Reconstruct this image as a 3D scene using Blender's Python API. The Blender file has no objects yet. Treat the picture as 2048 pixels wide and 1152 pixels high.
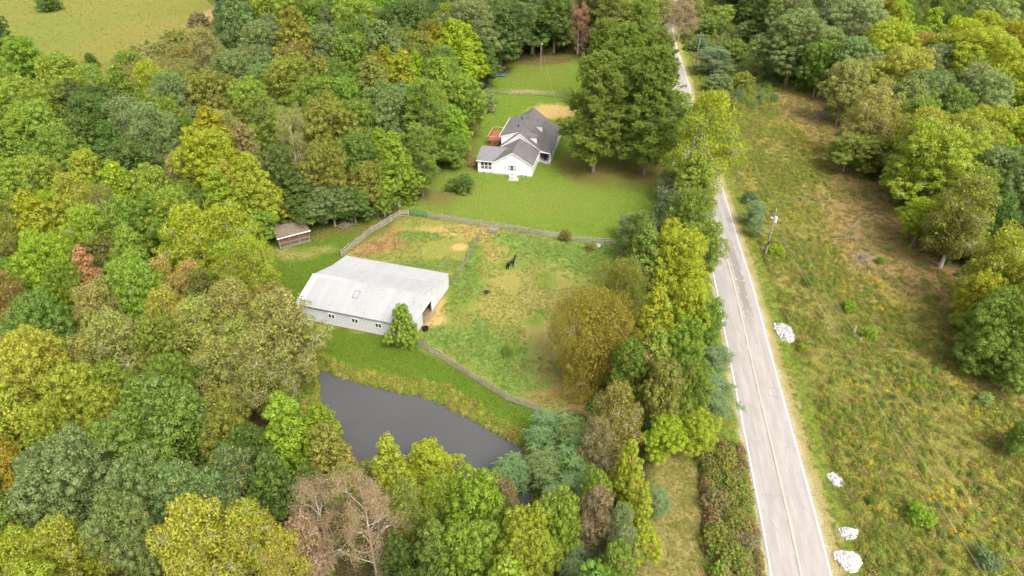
import bpy, bmesh, math, random
import numpy as np
from mathutils import Vector, Matrix
random.seed(7); RNG = np.random.default_rng(7)
SC = bpy.context.scene
COL = SC.collection
R = math.radians

# ------------------------------------------------------------------ camera
F = 1365.0; PITCH = R(34); CAMH = 60.0
cam_d = bpy.data.cameras.new('camera'); cam = bpy.data.objects.new('camera', cam_d); COL.objects.link(cam)
cam.location = (0, 0, CAMH); cam.rotation_euler = (R(90) - PITCH, 0, 0)
cam_d.sensor_width = 36; cam_d.lens = 36 * F / 2048; cam_d.clip_start = 0.5; cam_d.clip_end = 9000
SC.camera = cam
# ------------------------------------------------------------------ light: soft overcast day
SUN_EL, SUN_AZ = 52, 150          # azimuth measured clockwise from +y
w = bpy.data.worlds.new('World'); SC.world = w; w.use_nodes = True
nt = w.node_tree; bg = nt.nodes['Background']
sky = nt.nodes.new('ShaderNodeTexSky'); sky.sky_type = 'NISHITA'; sky.sun_disc = False
sky.sun_elevation = R(SUN_EL); sky.sun_rotation = R(SUN_AZ); sky.air_density = 1.2; sky.dust_density = 6.0; sky.ozone_density = 1.0
hs = nt.nodes.new('ShaderNodeHueSaturation'); hs.inputs['Saturation'].default_value = 0.22; hs.inputs['Value'].default_value = 1.0
nt.links.new(sky.outputs[0], hs.inputs['Color']); nt.links.new(hs.outputs[0], bg.inputs['Color'])
bg.inputs['Strength'].default_value = 0.15
sd = bpy.data.lights.new('sun', 'SUN'); sd.energy = 1.25; sd.angle = R(24); sd.color = (1.0, 0.93, 0.79)
sun = bpy.data.objects.new('sun', sd); COL.objects.link(sun)
sdir = Vector((math.sin(R(SUN_AZ)) * math.cos(R(SUN_EL)), math.cos(R(SUN_AZ)) * math.cos(R(SUN_EL)), math.sin(R(SUN_EL))))
sun.rotation_euler = sdir.to_track_quat('Z', 'Y').to_euler()
SC.view_settings.view_transform = 'Standard'; SC.view_settings.look = 'None'
SC.view_settings.exposure = 1.15; SC.view_settings.gamma = 1; SC.view_settings.use_curve_mapping = False
SC.render.engine = 'CYCLES'
SC.cycles.max_bounces = 8; SC.cycles.diffuse_bounces = 4; SC.cycles.transmission_bounces = 3; SC.cycles.glossy_bounces = 2
SC.cycles.use_denoising = True

# ------------------------------------------------------------------ helpers
cP, sP = math.cos(PITCH), math.sin(PITCH)
def at(px, py, z=0.0):            # where the line of sight of a photo pixel meets height z
    a = (px - 1024) / F; b = (py - 576) / F
    d = (a, cP - b * sP, -sP - b * cP); t = (z - CAMH) / d[2]
    return Vector((a * t, d[1] * t, z))
def pj(x, y, z):
    f = y * cP - (z - CAMH) * sP; u = y * sP + (z - CAMH) * cP
    return 1024 + F * x / f, 576 - F * u / f, f
def poly(pts, z=0.0): return np.array([at(a, b, z)[:2] for a, b in pts])
def inside(P, X, Y):
    r = np.zeros(np.shape(X), bool); n = len(P); j = n - 1
    for i in range(n):
        xi, yi = P[i]; xj, yj = P[j]
        c = ((yi > Y) != (yj > Y)) & (X < (xj - xi) * (Y - yi) / ((yj - yi) or 1e-9) + xi)
        r ^= c; j = i
    return r
def dist_poly(P, X, Y, closed=True):
    d = np.full(np.shape(X), 1e9); n = len(P)
    for i in range(n if closed else n - 1):
        a = P[i]; b = P[(i + 1) % n]; ab = b - a; L = (ab ** 2).sum() + 1e-9
        t = np.clip(((X - a[0]) * ab[0] + (Y - a[1]) * ab[1]) / L, 0, 1)
        d = np.minimum(d, np.hypot(X - a[0] - t * ab[0], Y - a[1] - t * ab[1]))
    return d
def sdist(P, X, Y):               # negative inside
    d = dist_poly(P, X, Y); return np.where(inside(P, X, Y), -d, d)
def sstep(a, b, x):
    t = np.clip((x - a) / (b - a), 0, 1); return t * t * (3 - 2 * t)
def vnoise(X, Y, s, seed=0):      # value noise
    X = np.asarray(X) / s; Y = np.asarray(Y) / s
    xi = np.floor(X).astype(np.int64); yi = np.floor(Y).astype(np.int64); fx = X - xi; fy = Y - yi
    fx = fx * fx * (3 - 2 * fx); fy = fy * fy * (3 - 2 * fy)
    def h(a, b):
        n = (a * 374761393 + b * 668265263 + seed * 974711) & 0xffffffff
        n = ((n ^ (n >> 13)) * 1274126177) & 0xffffffff
        return ((n ^ (n >> 16)) & 0xffff) / 65535.0
    return (h(xi, yi) * (1 - fx) + h(xi + 1, yi) * fx) * (1 - fy) + (h(xi, yi + 1) * (1 - fx) + h(xi + 1, yi + 1) * fx) * fy

def link(o): COL.objects.link(o); return o
def tag(o, label=None, cat=None, group=None, kind=None):
    if label: o['label'] = label
    if cat: o['category'] = cat
    if group: o['group'] = group
    if kind: o['kind'] = kind
    return o
def empty(name, loc=(0, 0, 0), rz=0.0):
    o = bpy.data.objects.new(name, None); o.location = loc; o.rotation_euler = (0, 0, rz); o.empty_display_size = .3
    return link(o)
class MB:
    def __init__(s): s.v = []; s.f = []
    def add(s, vs, fs):
        n = len(s.v); s.v += [tuple(v) for v in vs]; s.f += [tuple(i + n for i in f) for f in fs]; return s
    def quad(s, *p): return s.add(p, [tuple(range(len(p)))])
    def box(s, lo, hi):
        x0, y0, z0 = lo; x1, y1, z1 = hi
        return s.add([(x0, y0, z0), (x1, y0, z0), (x1, y1, z0), (x0, y1, z0), (x0, y0, z1), (x1, y0, z1), (x1, y1, z1), (x0, y1, z1)],
                     [(3, 2, 1, 0), (4, 5, 6, 7), (0, 1, 5, 4), (1, 2, 6, 5), (2, 3, 7, 6), (3, 0, 4, 7)])
    def slab(s, pts, n, th):       # planar polygon pts, extruded by th against n
        n = Vector(n).normalized() * -th; p = [Vector(q) for q in pts]; k = len(p)
        fs = [tuple(range(k)), tuple(range(2 * k - 1, k - 1, -1))] + [(i, i + k, (i + 1) % k + k, (i + 1) % k) for i in range(k)]
        return s.add(p + [q + n for q in p], fs)
    def tube(s, pts, rad, n=6, cap=True):
        pts = [Vector(p) for p in pts]; rad = rad if hasattr(rad, '__len__') else [rad] * len(pts); vs = []
        for i, p in enumerate(pts):
            d = (pts[min(i + 1, len(pts) - 1)] - pts[max(i - 1, 0)]); d = d.normalized() if d.length > 1e-6 else Vector((0, 0, 1))
            a = d.cross(Vector((0, 0, 1)) if abs(d.z) < .9 else Vector((1, 0, 0))).normalized(); b = d.cross(a)
            vs += [p + (a * math.cos(t) + b * math.sin(t)) * rad[i] for t in (2 * math.pi * k / n for k in range(n))]
        fs = [(i * n + k, (i + 1) * n + k, (i + 1) * n + (k + 1) % n, i * n + (k + 1) % n) for i in range(len(pts) - 1) for k in range(n)]
        if cap: fs += [tuple(range(n)), tuple(range(len(pts) * n - 1, (len(pts) - 1) * n - 1, -1))]
        return s.add(vs, fs)
    def mesh(s, name, m=None):
        me = bpy.data.meshes.new(name); me.from_pydata(s.v, [], s.f); me.update()
        if m: me.materials.append(m)
        return me
    def build(s, name, m, parent=None, loc=None):
        return part(name, s.mesh(name, m), parent, loc)
def part(name, me, parent=None, loc=None, rot=None, scale=None):
    o = bpy.data.objects.new(name, me); link(o)
    if parent: o.parent = parent
    if loc is not None: o.location = loc
    if rot is not None: o.rotation_euler = rot
    if scale is not None: o.scale = scale
    return o
def np_mesh(name, V, Fq, mat, smooth=False):     # V (n,3), Fq (m,k)
    me = bpy.data.meshes.new(name); m, k = Fq.shape
    me.vertices.add(len(V)); me.vertices.foreach_set('co', np.ascontiguousarray(V, dtype=np.float32).ravel())
    me.loops.add(m * k); me.loops.foreach_set('vertex_index', Fq.astype(np.int32).ravel())
    me.polygons.add(m); me.polygons.foreach_set('loop_start', np.arange(0, m * k, k, dtype=np.int32))
    me.polygons.foreach_set('loop_total', np.full(m, k, np.int32))
    if smooth: me.polygons.foreach_set('use_smooth', np.ones(m, bool))
    me.update(calc_edges=True); me.materials.append(mat); return me

# ------------------------------------------------------------------ materials
class N:                          # tiny node-graph helper
    def __init__(s, name):
        s.m = bpy.data.materials.new(name); s.m.use_nodes = True; s.t = s.m.node_tree; s.b = s.t.nodes['Principled BSDF']
        s.b.inputs['Specular IOR Level'].default_value = .3
    def n(s, typ, **kw):
        o = s.t.nodes.new(typ)
        for k, v in kw.items():
            if k in o.inputs: s.set(o.inputs[k], v)
            else: setattr(o, k, v)
        return o
    def set(s, sock, v):
        if isinstance(v, bpy.types.NodeSocket): s.t.links.new(v, sock)
        elif isinstance(v, tuple) and len(v) == 3 and sock.type == 'RGBA': sock.default_value = (*v, 1)
        else: sock.default_value = v
    def noise(s, vec, scale, detail=3, rough=.6):
        o = s.n('ShaderNodeTexNoise'); s.set(o.inputs['Vector'], vec); o.inputs['Scale'].default_value = scale
        o.inputs['Detail'].default_value = detail; o.inputs['Roughness'].default_value = rough; return o.outputs['Fac']
    def mix(s, f, a, b, mode='MIX'):
        o = s.t.nodes.new('ShaderNodeMix'); o.data_type = 'RGBA'; o.blend_type = mode
        s.set(o.inputs[0], f); s.set(o.inputs[6], a); s.set(o.inputs[7], b); return o.outputs[2]
    def math(s, op, a, b=0.0, c=0.0):
        o = s.t.nodes.new('ShaderNodeMath'); o.operation = op
        for i, v in enumerate((a, b, c)): s.set(o.inputs[i], v)
        return o.outputs[0]
    def ramp(s, f, a, b, lo=0.0, hi=1.0):
        o = s.t.nodes.new('ShaderNodeMapRange'); s.set(o.inputs[0], f); s.set(o.inputs[1], a); s.set(o.inputs[2], b)
        s.set(o.inputs[3], lo); s.set(o.inputs[4], hi); o.interpolation_type = 'SMOOTHSTEP'; return o.outputs[0]
    def geo(s): return s.t.nodes.new('ShaderNodeNewGeometry')
    def obj(s): return s.t.nodes.new('ShaderNodeTexCoord').outputs['Object']
    def pos(s): return s.geo().outputs['Position']
    def attr(s, name, typ='GEOMETRY'):
        o = s.t.nodes.new('ShaderNodeAttribute'); o.attribute_name = name; o.attribute_type = typ; return o
    def bump(s, h, st=.4, d=.05):
        o = s.t.nodes.new('ShaderNodeBump'); s.set(o.inputs['Height'], h); o.inputs['Strength'].default_value = st; o.inputs['Distance'].default_value = d
        s.t.links.new(o.outputs[0], s.b.inputs['Normal'])
    def out(s, col, rough=.8, metal=0.0):
        s.set(s.b.inputs['Base Color'], col); s.set(s.b.inputs['Roughness'], rough); s.b.inputs['Metallic'].default_value = metal; return s.m

def simple(name, c, rough=.7, var=.18, sc=3.0, metal=0.0, dirt=None):
    g = N(name); p = g.pos(); f = g.noise(p, sc, 4)
    col = g.mix(f, tuple(x * (1 - var) for x in c), tuple(min(1, x * (1 + var)) for x in c))
    if dirt: col = g.mix(g.ramp(g.noise(p, sc * .35, 5, .7), .52, .72), col, dirt)
    rnd = g.n('ShaderNodeObjectInfo').outputs['Random']
    col = g.mix(1.0, col, g.mix(rnd, (1 - var * .6,) * 3, (1 + var * .1,) * 3), 'MULTIPLY')
    return g.out(col, rough, metal)

def foliage_mat(name, inst):
    g = N(name); geo = g.geo(); isl = geo.outputs['Random Per Island']
    if inst:
        a = g.attr('icol', 'INSTANCER').outputs['Color']; b = a; rnd = g.n('ShaderNodeObjectInfo').outputs['Random']
    else:
        oi = g.n('ShaderNodeObjectInfo'); a = oi.outputs['Color']; b = g.attr('tint', 'OBJECT').outputs['Color']; rnd = oi.outputs['Random']
    p = g.obj()
    if not inst:
        f = g.math('ADD', g.ramp(g.noise(p, .5, 3), .52, .70), g.math('MULTIPLY', g.ramp(isl, .72, .95), .35))
        a = g.mix(g.math('MINIMUM', f, 1.0), a, b)
    v = g.ramp(isl, 0, 1, .86, 1.38)
    h = g.n('ShaderNodeHueSaturation'); g.set(h.inputs['Color'], a); g.set(h.inputs['Value'], v)
    g.set(h.inputs['Hue'], g.ramp(g.math('FRACT', g.math('MULTIPLY', isl, 7.31)), 0, 1, .478, .515))
    h.inputs['Saturation'].default_value = 1.03
    c = h.outputs[0]
    g.b.inputs['Specular IOR Level'].default_value = .2
    g.out(c, .5)
    tr = g.n('ShaderNodeBsdfTranslucent'); h2 = g.n('ShaderNodeHueSaturation'); g.set(h2.inputs['Color'], c); h2.inputs['Value'].default_value = 1.25; h2.inputs['Hue'].default_value = .49
    g.set(tr.inputs['Color'], h2.outputs[0])
    mx = g.n('ShaderNodeMixShader'); mx.inputs[0].default_value = .40
    g.t.links.new(g.b.outputs[0], mx.inputs[1]); g.t.links.new(tr.outputs[0], mx.inputs[2])
    g.t.links.new(mx.outputs[0], g.t.nodes['Material Output'].inputs[0])
    return g.m
M = {}
M['leaf'] = foliage_mat('leaf', False)
M['weed'] = foliage_mat('weed', True)
def bark(name, a, b):
    g = N(name); p = g.obj(); mp = g.n('ShaderNodeMapping'); g.set(mp.inputs[0], p); mp.inputs['Scale'].default_value = (6, 6, 1.2)
    f = g.noise(mp.outputs[0], 1.5, 5, .7); g.bump(f, .6, .04); return g.out(g.mix(f, a, b), .9)
M['bark'] = bark('bark', (.13, .105, .085), (.36, .32, .27))
M['pinebark'] = bark('pine_bark', (.12, .085, .07), (.30, .23, .19))
M['palebark'] = bark('pale_bark', (.30, .26, .22), (.62, .57, .50))
M['white'] = simple('white_siding', (.80, .80, .80), .5, .04, 1.2)
M['trim'] = simple('white_trim', (.78, .78, .77), .5, .05)
M['found'] = simple('block_foundation', (.38, .36, .33), .9, .2, 6)
M['glass'] = simple('window_glass', (.045, .05, .055), .12, .3, .6)
M['glassp'] = simple('window_glass_reddish', (.16, .10, .105), .15, .3, .9)
M['dark'] = simple('dark_interior', (.035, .03, .028), .9, .4, 2)
M['black'] = simple('black_rubber', (.018, .018, .02), .5, .3)
M['shutter'] = simple('grey_shutter', (.30, .32, .36), .6, .1)
M['deck'] = simple('red_brown_deck_wood', (.34, .13, .07), .7, .3, 5)
M['decklt'] = simple('pale_rail_wood', (.55, .42, .28), .7, .2, 5)
M['fencew'] = simple('weathered_fence_wood', (.33, .29, .235), .9, .3, 4, dirt=(.22, .20, .15))
M['oldwood'] = simple('old_grey_wood', (.26, .23, .19), .9, .35, 4, dirt=(.13, .14, .09))
M['shedpale'] = simple('mossy_pale_paint', (.17, .17, .12), .8, .25, 3, dirt=(.20, .22, .12))
M['shedred'] = simple('faded_red_wood', (.25, .10, .07), .85, .3, 4)
M['green'] = simple('green_gate_paint', (.02, .16, .09), .45, .2)
M['grey'] = simple('grey_metal', (.36, .37, .38), .5, .15)
M['polew'] = simple('utility_pole_wood', (.23, .22, .20), .9, .25, 3)
M['polebr'] = simple('brown_pole_wood', (.30, .22, .16), .9, .25, 3)
M['insul'] = simple('pale_grey_transformer', (.62, .64, .66), .4, .08)
M['wire'] = simple('line_wire', (.60, .56, .45), .4, .2)
M['ac'] = simple('beige_unit_metal', (.58, .55, .51), .5, .12, 2)
M['stone'] = simple('white_rubble', (.50, .49, .48), .8, .25, 2.5)
g = N('white_broken_rubble'); isl = g.geo().outputs['Random Per Island']
M['stone'] = g.out(g.mix(g.ramp(isl, .1, .9), (.28, .27, .25), (.62, .61, .60)), .85)
M['bluep'] = simple('blue_plastic', (.05, .14, .45), .4, .2)
M['log'] = simple('grey_deadwood', (.30, .24, .20), .9, .35, 5)
M['horse'] = simple('black_bay_coat', (.022, .014, .013), .32, .4, 2)
M['hoof'] = simple('dark_mane', (.012, .010, .010), .6, .2)
M['rust'] = simple('rusty_brown', (.22, .11, .06), .85, .4, 3)
def sheet_metal(name, c, var=.04, wear=0.0):   # painted metal sheet: faint per-sheet tone, dirt streaks down the slope
    g = N(name); p = g.pos(); rnd = g.n('ShaderNodeObjectInfo').outputs['Random']
    col = g.mix(rnd, tuple(x * (1 - var) for x in c), c)
    col = g.mix(g.ramp(g.noise(p, .5, 5, .7), .35, .75, 0, .35), col, tuple(x * .80 for x in c))
    if wear:
        m2 = g.n('ShaderNodeMapping'); g.set(m2.inputs[0], p); m2.inputs['Rotation'].default_value = (0, 0, R(17)); m2.inputs['Scale'].default_value = (2.2, .6, .6)
        sc = g.math('MULTIPLY', g.ramp(g.noise(m2.outputs[0], 1.3, 6, .85), .575, .63), g.ramp(g.noise(p, .22, 2), .46, .56, 0, wear))
        col = g.mix(sc, col, (.16, .12, .10))
    return g.out(col, .42)
M['bwall'] = sheet_metal('barn_wall_sheet', (.50, .51, .53))
M['broof'] = sheet_metal('barn_roof_sheet', (.335, .335, .338), .10, .9)
M['broof2'] = sheet_metal('barn_roof_sheet_back', (.36, .36, .364), .07, .5)  # back slope coloured lighter than the front, for how light falls on each
M['bnew'] = sheet_metal('new_white_flashing', (.60, .61, .64), .01)
def shingles(name, a, b):
    g = N(name); p = g.obj(); mp = g.n('ShaderNodeMapping'); g.set(mp.inputs[0], p)
    br = g.n('ShaderNodeTexBrick'); g.set(br.inputs['Vector'], mp.outputs[0]); br.inputs['Scale'].default_value = 1.0
    br.inputs['Brick Width'].default_value = .33; br.inputs['Row Height'].default_value = .14; br.inputs['Mortar Size'].default_value = .006
    g.set(br.inputs['Color1'], a); g.set(br.inputs['Color2'], b); g.set(br.inputs['Mortar'], tuple(x * .7 for x in a))
    col = g.mix(g.ramp(g.noise(p, .45, 5, .7), .4, .7, 0, .6), br.outputs['Color'], tuple(x * .72 for x in a))
    col = g.mix(.35, col, g.mix(g.noise(p, 14, 2), (.4, .4, .4), (1.6, 1.6, 1.6)), 'MULTIPLY')
    g.bump(g.noise(p, 9, 3), .5, .03); return g.out(col, .9)
M['shingle'] = shingles('grey_brown_shingles', (.12, .108, .107), (.165, .15, .146))
M['shingle2'] = shingles('pale_grey_shingles', (.165, .16, .168), (.20, .195, .20))
M['shedroof'] = shingles('brown_shed_shingles', (.14, .105, .075), (.20, .155, .115))

# ------------------------------------------------------------------ the plan of the place
RE = [at(a, b) for a, b in [(1720, 1400), (1666, 1152), (1612, 950), (1561, 768), (1507, 572), (1481, 490), (1454, 400), (1440, 362), (1424, 315), (1404, 255), (1385, 198), (1376, 160), (1355, 97), (1347, 60), (1352, 20), (1372, -20), (1410, -60)]]
RW = 6.1
def smooth_line(P, n=6):
    out = []
    for i in range(len(P) - 1):
        p0, p1, p2, p3 = P[max(i - 1, 0)], P[i], P[i + 1], P[min(i + 2, len(P) - 1)]
        for k in range(n):
            t = k / n; out.append(.5 * ((2 * p1) + (p2 - p0) * t + (2 * p0 - 5 * p1 + 4 * p2 - p3) * t * t + (3 * p1 - p0 - 3 * p2 + p3) * t ** 3))
    return out + [P[-1]]
REs = smooth_line(RE)
def offset(P, d):
    o = []
    for i, p in enumerate(P):
        t = (P[min(i + 1, len(P) - 1)] - P[max(i - 1, 0)]).normalized(); o.append(p + Vector((-t.y, t.x, 0)) * d)
    return o
REn = np.array([p[:2] for p in REs]); RCn = np.array([p[:2] for p in offset(REs, RW / 2)])
POND = poly([(632, 732), (655, 742), (700, 758), (790, 780), (835, 786), (880, 803), (935, 832), (990, 860), (1050, 892), (1080, 960), (1062, 1040), (980, 1066), (880, 1055), (780, 1020), (700, 970), (662, 895), (632, 800)], -.6)
LAWN = poly([(965, 185), (985, 160), (1000, 150), (1012, 132), (1050, 116), (1120, 108), (1180, 112), (1260, 150), (1330, 180), (1352, 250), (1350, 330), (1330, 430), (1256, 474), (1245, 487), (1060, 462), (960, 448), (855, 431), (815, 424), (790, 425), (850, 378), (905, 330), (945, 280), (958, 240)])
SHEDL = poly([(790, 425), (740, 438), (660, 448), (600, 455), (540, 475), (520, 500), (545, 560), (590, 620), (640, 700), (640, 738), (700, 758), (835, 786), (935, 832), (1050, 890), (1085, 850), (1080, 822), (830, 685), (600, 640), (680, 520), (815, 428)])
PAST = poly([(815, 430), (855, 434), (960, 450), (1060, 465), (1245, 490), (1235, 560), (1200, 640), (1215, 790), (1160, 815), (1080, 822), (830, 687), (600, 640), (680, 522)])
FIELD = poly([(1395, 40), (1440, 20), (1500, 60), (1545, 160), (1640, 205), (1665, 270), (1745, 380), (1800, 440), (1835, 520), (1925, 570), (1935, 620), (1905, 680), (1950, 745), (2075, 800), (2300, 1152), (2400, 1500), (1690, 1500), (1666, 1152), (1561, 768), (1507, 572), (1454, 400), (1404, 255), (1376, 160)])
CLEAR = poly([(1300, 905), (1330, 885), (1385, 900), (1405, 1000), (1400, 1152), (1440, 1500), (1260, 1500), (1275, 1152), (1310, 1020)])
MEAD = poly([(-260, 145), (0, 150), (70, 172), (215, 165), (320, 120), (425, 90), (440, 30), (430, -60), (400, -200), (-500, -200)])
EDGE_R = [PAST, LAWN, SHEDL, FIELD, CLEAR, MEAD, POND]
def forest_d(X, Y):               # >0: metres inside the woods
    d = np.full(np.shape(X), 1e9)
    for P in EDGE_R: d = np.minimum(d, sdist(P, X, Y))
    return np.minimum(d, dist_poly(RCn, X, Y, False) - 5.0)
def hgt(X, Y):
    s = sdist(POND, X, Y)
    z = -.6 * sstep(3.5, .2, s) - .9 * sstep(0, -2.5, s)
    dr = dist_poly(RCn, X, Y, False)
    z = z + .22 * (vnoise(X, Y, 7, 3) - .5) * sstep(4, 10, dr) * sstep(0, 5, s) + .09 * (vnoise(X, Y, 1.7, 4) - .5) * sstep(3.6, 5, dr)
    keep = np.minimum(np.hypot(X + 20, Y - 84), np.hypot(X - 1, Y - 142))
    return z * sstep(9, 15, keep) if True else z
def gz(x, y): return float(hgt(np.array([x], float), np.array([y], float))[0])

# ------------------------------------------------------------------ ground
def axis(lo, hi, st, far, mid=0):
    a = list(np.arange(lo, hi + st / 2, st)); s = st
    if mid:
        a = list(np.arange(-mid[0], lo - .5, 2.0)) + a; a += list(np.arange(a[-1] + 2, mid[1], 2.0)); s = 2.0
    while a[-1] < far: s *= 1.35; a.append(a[-1] + s)
    b = [a[0]]; s = 2.0 if mid else st
    while b[-1] > -far: s *= 1.35; b.append(b[-1] - s)
    return np.array(b[:0:-1] + a)
GX = axis(-62, 108, .62, 4000, (260, 260)); GY = axis(30, 215, .62, 5000, (-14, 420))
gx, gy = np.meshgrid(GX, GY); X = gx.ravel(); Y = gy.ravel()
def pxpoly(pts): return poly(pts)
def blob(px, py, rx, ry, e=.5):   # soft ellipse given in photo pixels, built on the ground
    c = at(px, py); u = at(px + rx, py) - c; v = at(px, py - ry) - c
    qx = (X - c.x) / abs(u.x); qy = (Y - c.y - 0) / abs(v.y)
    d = np.hypot(qx, qy) + .35 * (vnoise(X, Y, 2.1, 11) - .5) + .2 * (vnoise(X, Y, .8, 12) - .5)
    return sstep(1 + e, 1 - e, d)
cA = np.zeros((len(X), 3)); cB = np.zeros((len(X), 3)); mk = np.full(len(X), .35)
cA[:] = (.075, .062, .035); cB[:] = (.06, .075, .025)
def zone(wt, a, b, m):
    w_ = wt[:, None]; cA[:] = cA * (1 - w_) + np.array(a) * w_; cB[:] = cB * (1 - w_) + np.array(b) * w_; mk[:] = mk * (1 - wt) + m * wt
wob = 1.2 * (vnoise(X, Y, 4, 5) - .5) + .8 * (vnoise(X, Y, 1.5, 6) - .5)
def zpoly(P, soft=.8, grow=0): return sstep(soft + grow, -soft + grow, sdist(P, X, Y) + wob)
G1 = (.115, .165, .022); G2 = (.16, .185, .035); ST = (.27, .225, .085)
zone(zpoly(MEAD, 3), (.215, .185, .055), (.165, .175, .042), .5)
zone(blob(415, 35, 22, 45, .4), (.40, .26, .15), (.33, .25, .12), .5)
zone(blob(200, 40, 150, 25) * .5, (.235, .19, .065), (.17, .18, .045), .5)
zone(blob(70, 70, 120, 40) * .6, (.13, .175, .04), (.18, .185, .05), .5)
zone(blob(300, 60, 80, 30) * .5, (.24, .175, .07), (.2, .18, .05), .5)
zone(blob(330, 20, 70, 16) * .5, (.14, .17, .04), (.2, .18, .05), .5)
zone(blob(60, 15, 60, 14) * .5, (.15, .18, .045), (.19, .19, .055), .5)
zone(zpoly(LAWN, .6, .3), (.12, .18, .026), (.155, .20, .04), .42)
zone(zpoly(SHEDL, .6, .5), (.085, .14, .016), (.12, .145, .028), .38)
zone(zpoly(PAST, .3), (.205, .215, .052), (.265, .235, .085), .42)
zone(zpoly(CLEAR, .7, .5), (.16, .165, .045), (.27, .21, .095), .5)
zone(zpoly(FIELD, 1.0, .6), (.19, .19, .045), (.26, .22, .075), .45)
# lawn tones
zone(blob(1050, 400, 200, 35) * .5, (.18, .195, .05), (.15, .19, .03), .4)
zone(blob(890, 350, 60, 60) * .6, (.12, .15, .03), (.17, .16, .05), .4)
for b in [(860, 395, 60, 14), (940, 270, 18, 50), (780, 430, 40, 12), (700, 458, 80, 14), (620, 470, 40, 12)]:
    zone(blob(*b) * .8, (.15, .105, .05), (.13, .13, .035), .5)
for b in [(560, 505, 40, 10), (640, 500, 30, 8), (600, 512, 35, 9)]: zone(blob(*b) * .75, (.30, .25, .10), (.2, .19, .06), .5)
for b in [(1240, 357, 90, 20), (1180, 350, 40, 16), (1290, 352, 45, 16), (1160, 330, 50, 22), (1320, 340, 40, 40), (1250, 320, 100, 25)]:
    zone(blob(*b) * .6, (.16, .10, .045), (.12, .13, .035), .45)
zone(blob(1080, 150, 60, 22) * .4, (.17, .15, .05), (.12, .15, .03), .4)
for b in [(1060, 122, 60, 8), (1000, 140, 20, 8), (1120, 118, 40, 8)]: zone(blob(*b) * .9, (.16, .09, .05), (.10, .08, .04), .5)
zone(blob(1105, 222, 48, 14, .3), (.46, .31, .14), (.40, .30, .14), .4)
zone(blob(1050, 184, 45, 4) * .8, (.36, .26, .13), (.30, .22, .12), .4)
# pasture patches
for b in [(765, 490, 50, 12), (735, 500, 28, 12), (790, 470, 26, 14), (720, 508, 25, 8)]: zone(blob(*b), (.16, .085, .045), (.30, .185, .085), .55)
for b in [(900, 462, 80, 9), (960, 470, 45, 14), (985, 490, 16, 24), (925, 456, 50, 8), (1000, 510, 20, 20)]: zone(blob(*b, .45), (.42, .26, .12), (.36, .26, .11), .5)
for b in [(920, 494, 17, 7), (890, 612, 36, 14), (870, 637, 22, 14), (905, 600, 22, 8), (855, 645, 12, 10)]: zone(blob(*b, .3), (.48, .31, .15), (.40, .28, .13), .35)
for b in [(975, 595, 28, 14), (1135, 545, 18, 12), (1030, 620, 80, 20), (1000, 560, 60, 20), (960, 640, 20, 10)]: zone(blob(*b) * .6, (.33, .25, .10), (.25, .22, .07), .5)
for b in [(1080, 690, 70, 35), (1120, 740, 50, 50), (1090, 600, 50, 60)]: zone(blob(*b) * .6, (.29, .215, .10), (.24, .20, .07), .5)
for b in [(1110, 500, 110, 26), (1180, 520, 60, 30), (1040, 480, 60, 14), (1020, 530, 40, 10)]: zone(blob(*b) * .9, (.14, .21, .035), (.21, .25, .08), .42)
for b in [(930, 570, 40, 40), (915, 600, 20, 30), (945, 530, 16, 50), (830, 470, 40, 10), (850, 530, 80, 12), (960, 650, 18, 16), (1070, 640, 20, 10), (1090, 560, 22, 18)]: zone(blob(*b) * .85, (.115, .185, .025), (.17, .20, .045), .4)
for b in [(900, 672, 80, 18), (960, 690, 80, 28), (1010, 720, 60, 36), (1040, 760, 45, 24)]: zone(blob(*b) * .85, (.115, .19, .03), (.19, .24, .09), .42)
for b in [(1040, 740, 18, 18), (1085, 770, 30, 30), (1150, 800, 60, 26), (1190, 780, 40, 40)]: zone(blob(*b) * .85, (.24, .155, .075), (.20, .155, .06), .5)
# pond bank
sdp = sdist(POND, X, Y)
zone(sstep(2.0, 1.0, sdp) * zpoly(SHEDL, 1, 2) * .8, (.17, .18, .04), (.13, .165, .03), .5)
zone(sstep(.5, -.3, sdp), (.07, .06, .045), (.06, .05, .04), .3)
# field patches
for b in [(1720, 200, 70, 30), (1600, 190, 60, 25), (1650, 235, 30, 18), (1780, 330, 70, 30), (1740, 370, 60, 30), (1700, 350, 50, 40), (1790, 430, 70, 40), (1880, 560, 70, 40), (1850, 530, 50, 30), (1905, 640, 30, 30), (1690, 420, 50, 30)]:
    zone(blob(*b) * .85, (.23, .135, .085), (.27, .19, .09), .45)
for b in [(1620, 250, 60, 70), (1650, 380, 60, 60), (1780, 590, 80, 30), (1900, 740, 60, 40), (1960, 980, 90, 60), (2010, 1040, 60, 70), (1690, 480, 50, 40)]:
    zone(blob(*b) * .6, (.31, .23, .09), (.25, .20, .06), .5)
for b in [(1700, 760, 140, 90), (1800, 880, 160, 90), (1640, 560, 40, 60), (1850, 1060, 160, 80), (1700, 640, 60, 40), (1480, 80, 60, 60), (1500, 220, 40, 60), (1580, 400, 50, 60)]:
    zone(blob(*b) * .6, (.135, .145, .03), (.19, .17, .05), .42)
zone(blob(2010, 890, 36, 16, .3), (.20, .085, .05), (.12, .06, .04), .5)
RUST = poly([(1540, 160), (1660, 205), (1680, 290), (1760, 390), (1810, 450), (1850, 530), (1930, 590), (1915, 650), (1850, 600), (1760, 560), (1700, 540), (1660, 470), (1655, 390), (1650, 300), (1560, 240)])
zone(sstep(3, -3, sdist(RUST, X, Y) + 3 * wob) * .9, (.27, .15, .10), (.27, .195, .095), .5)
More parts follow.
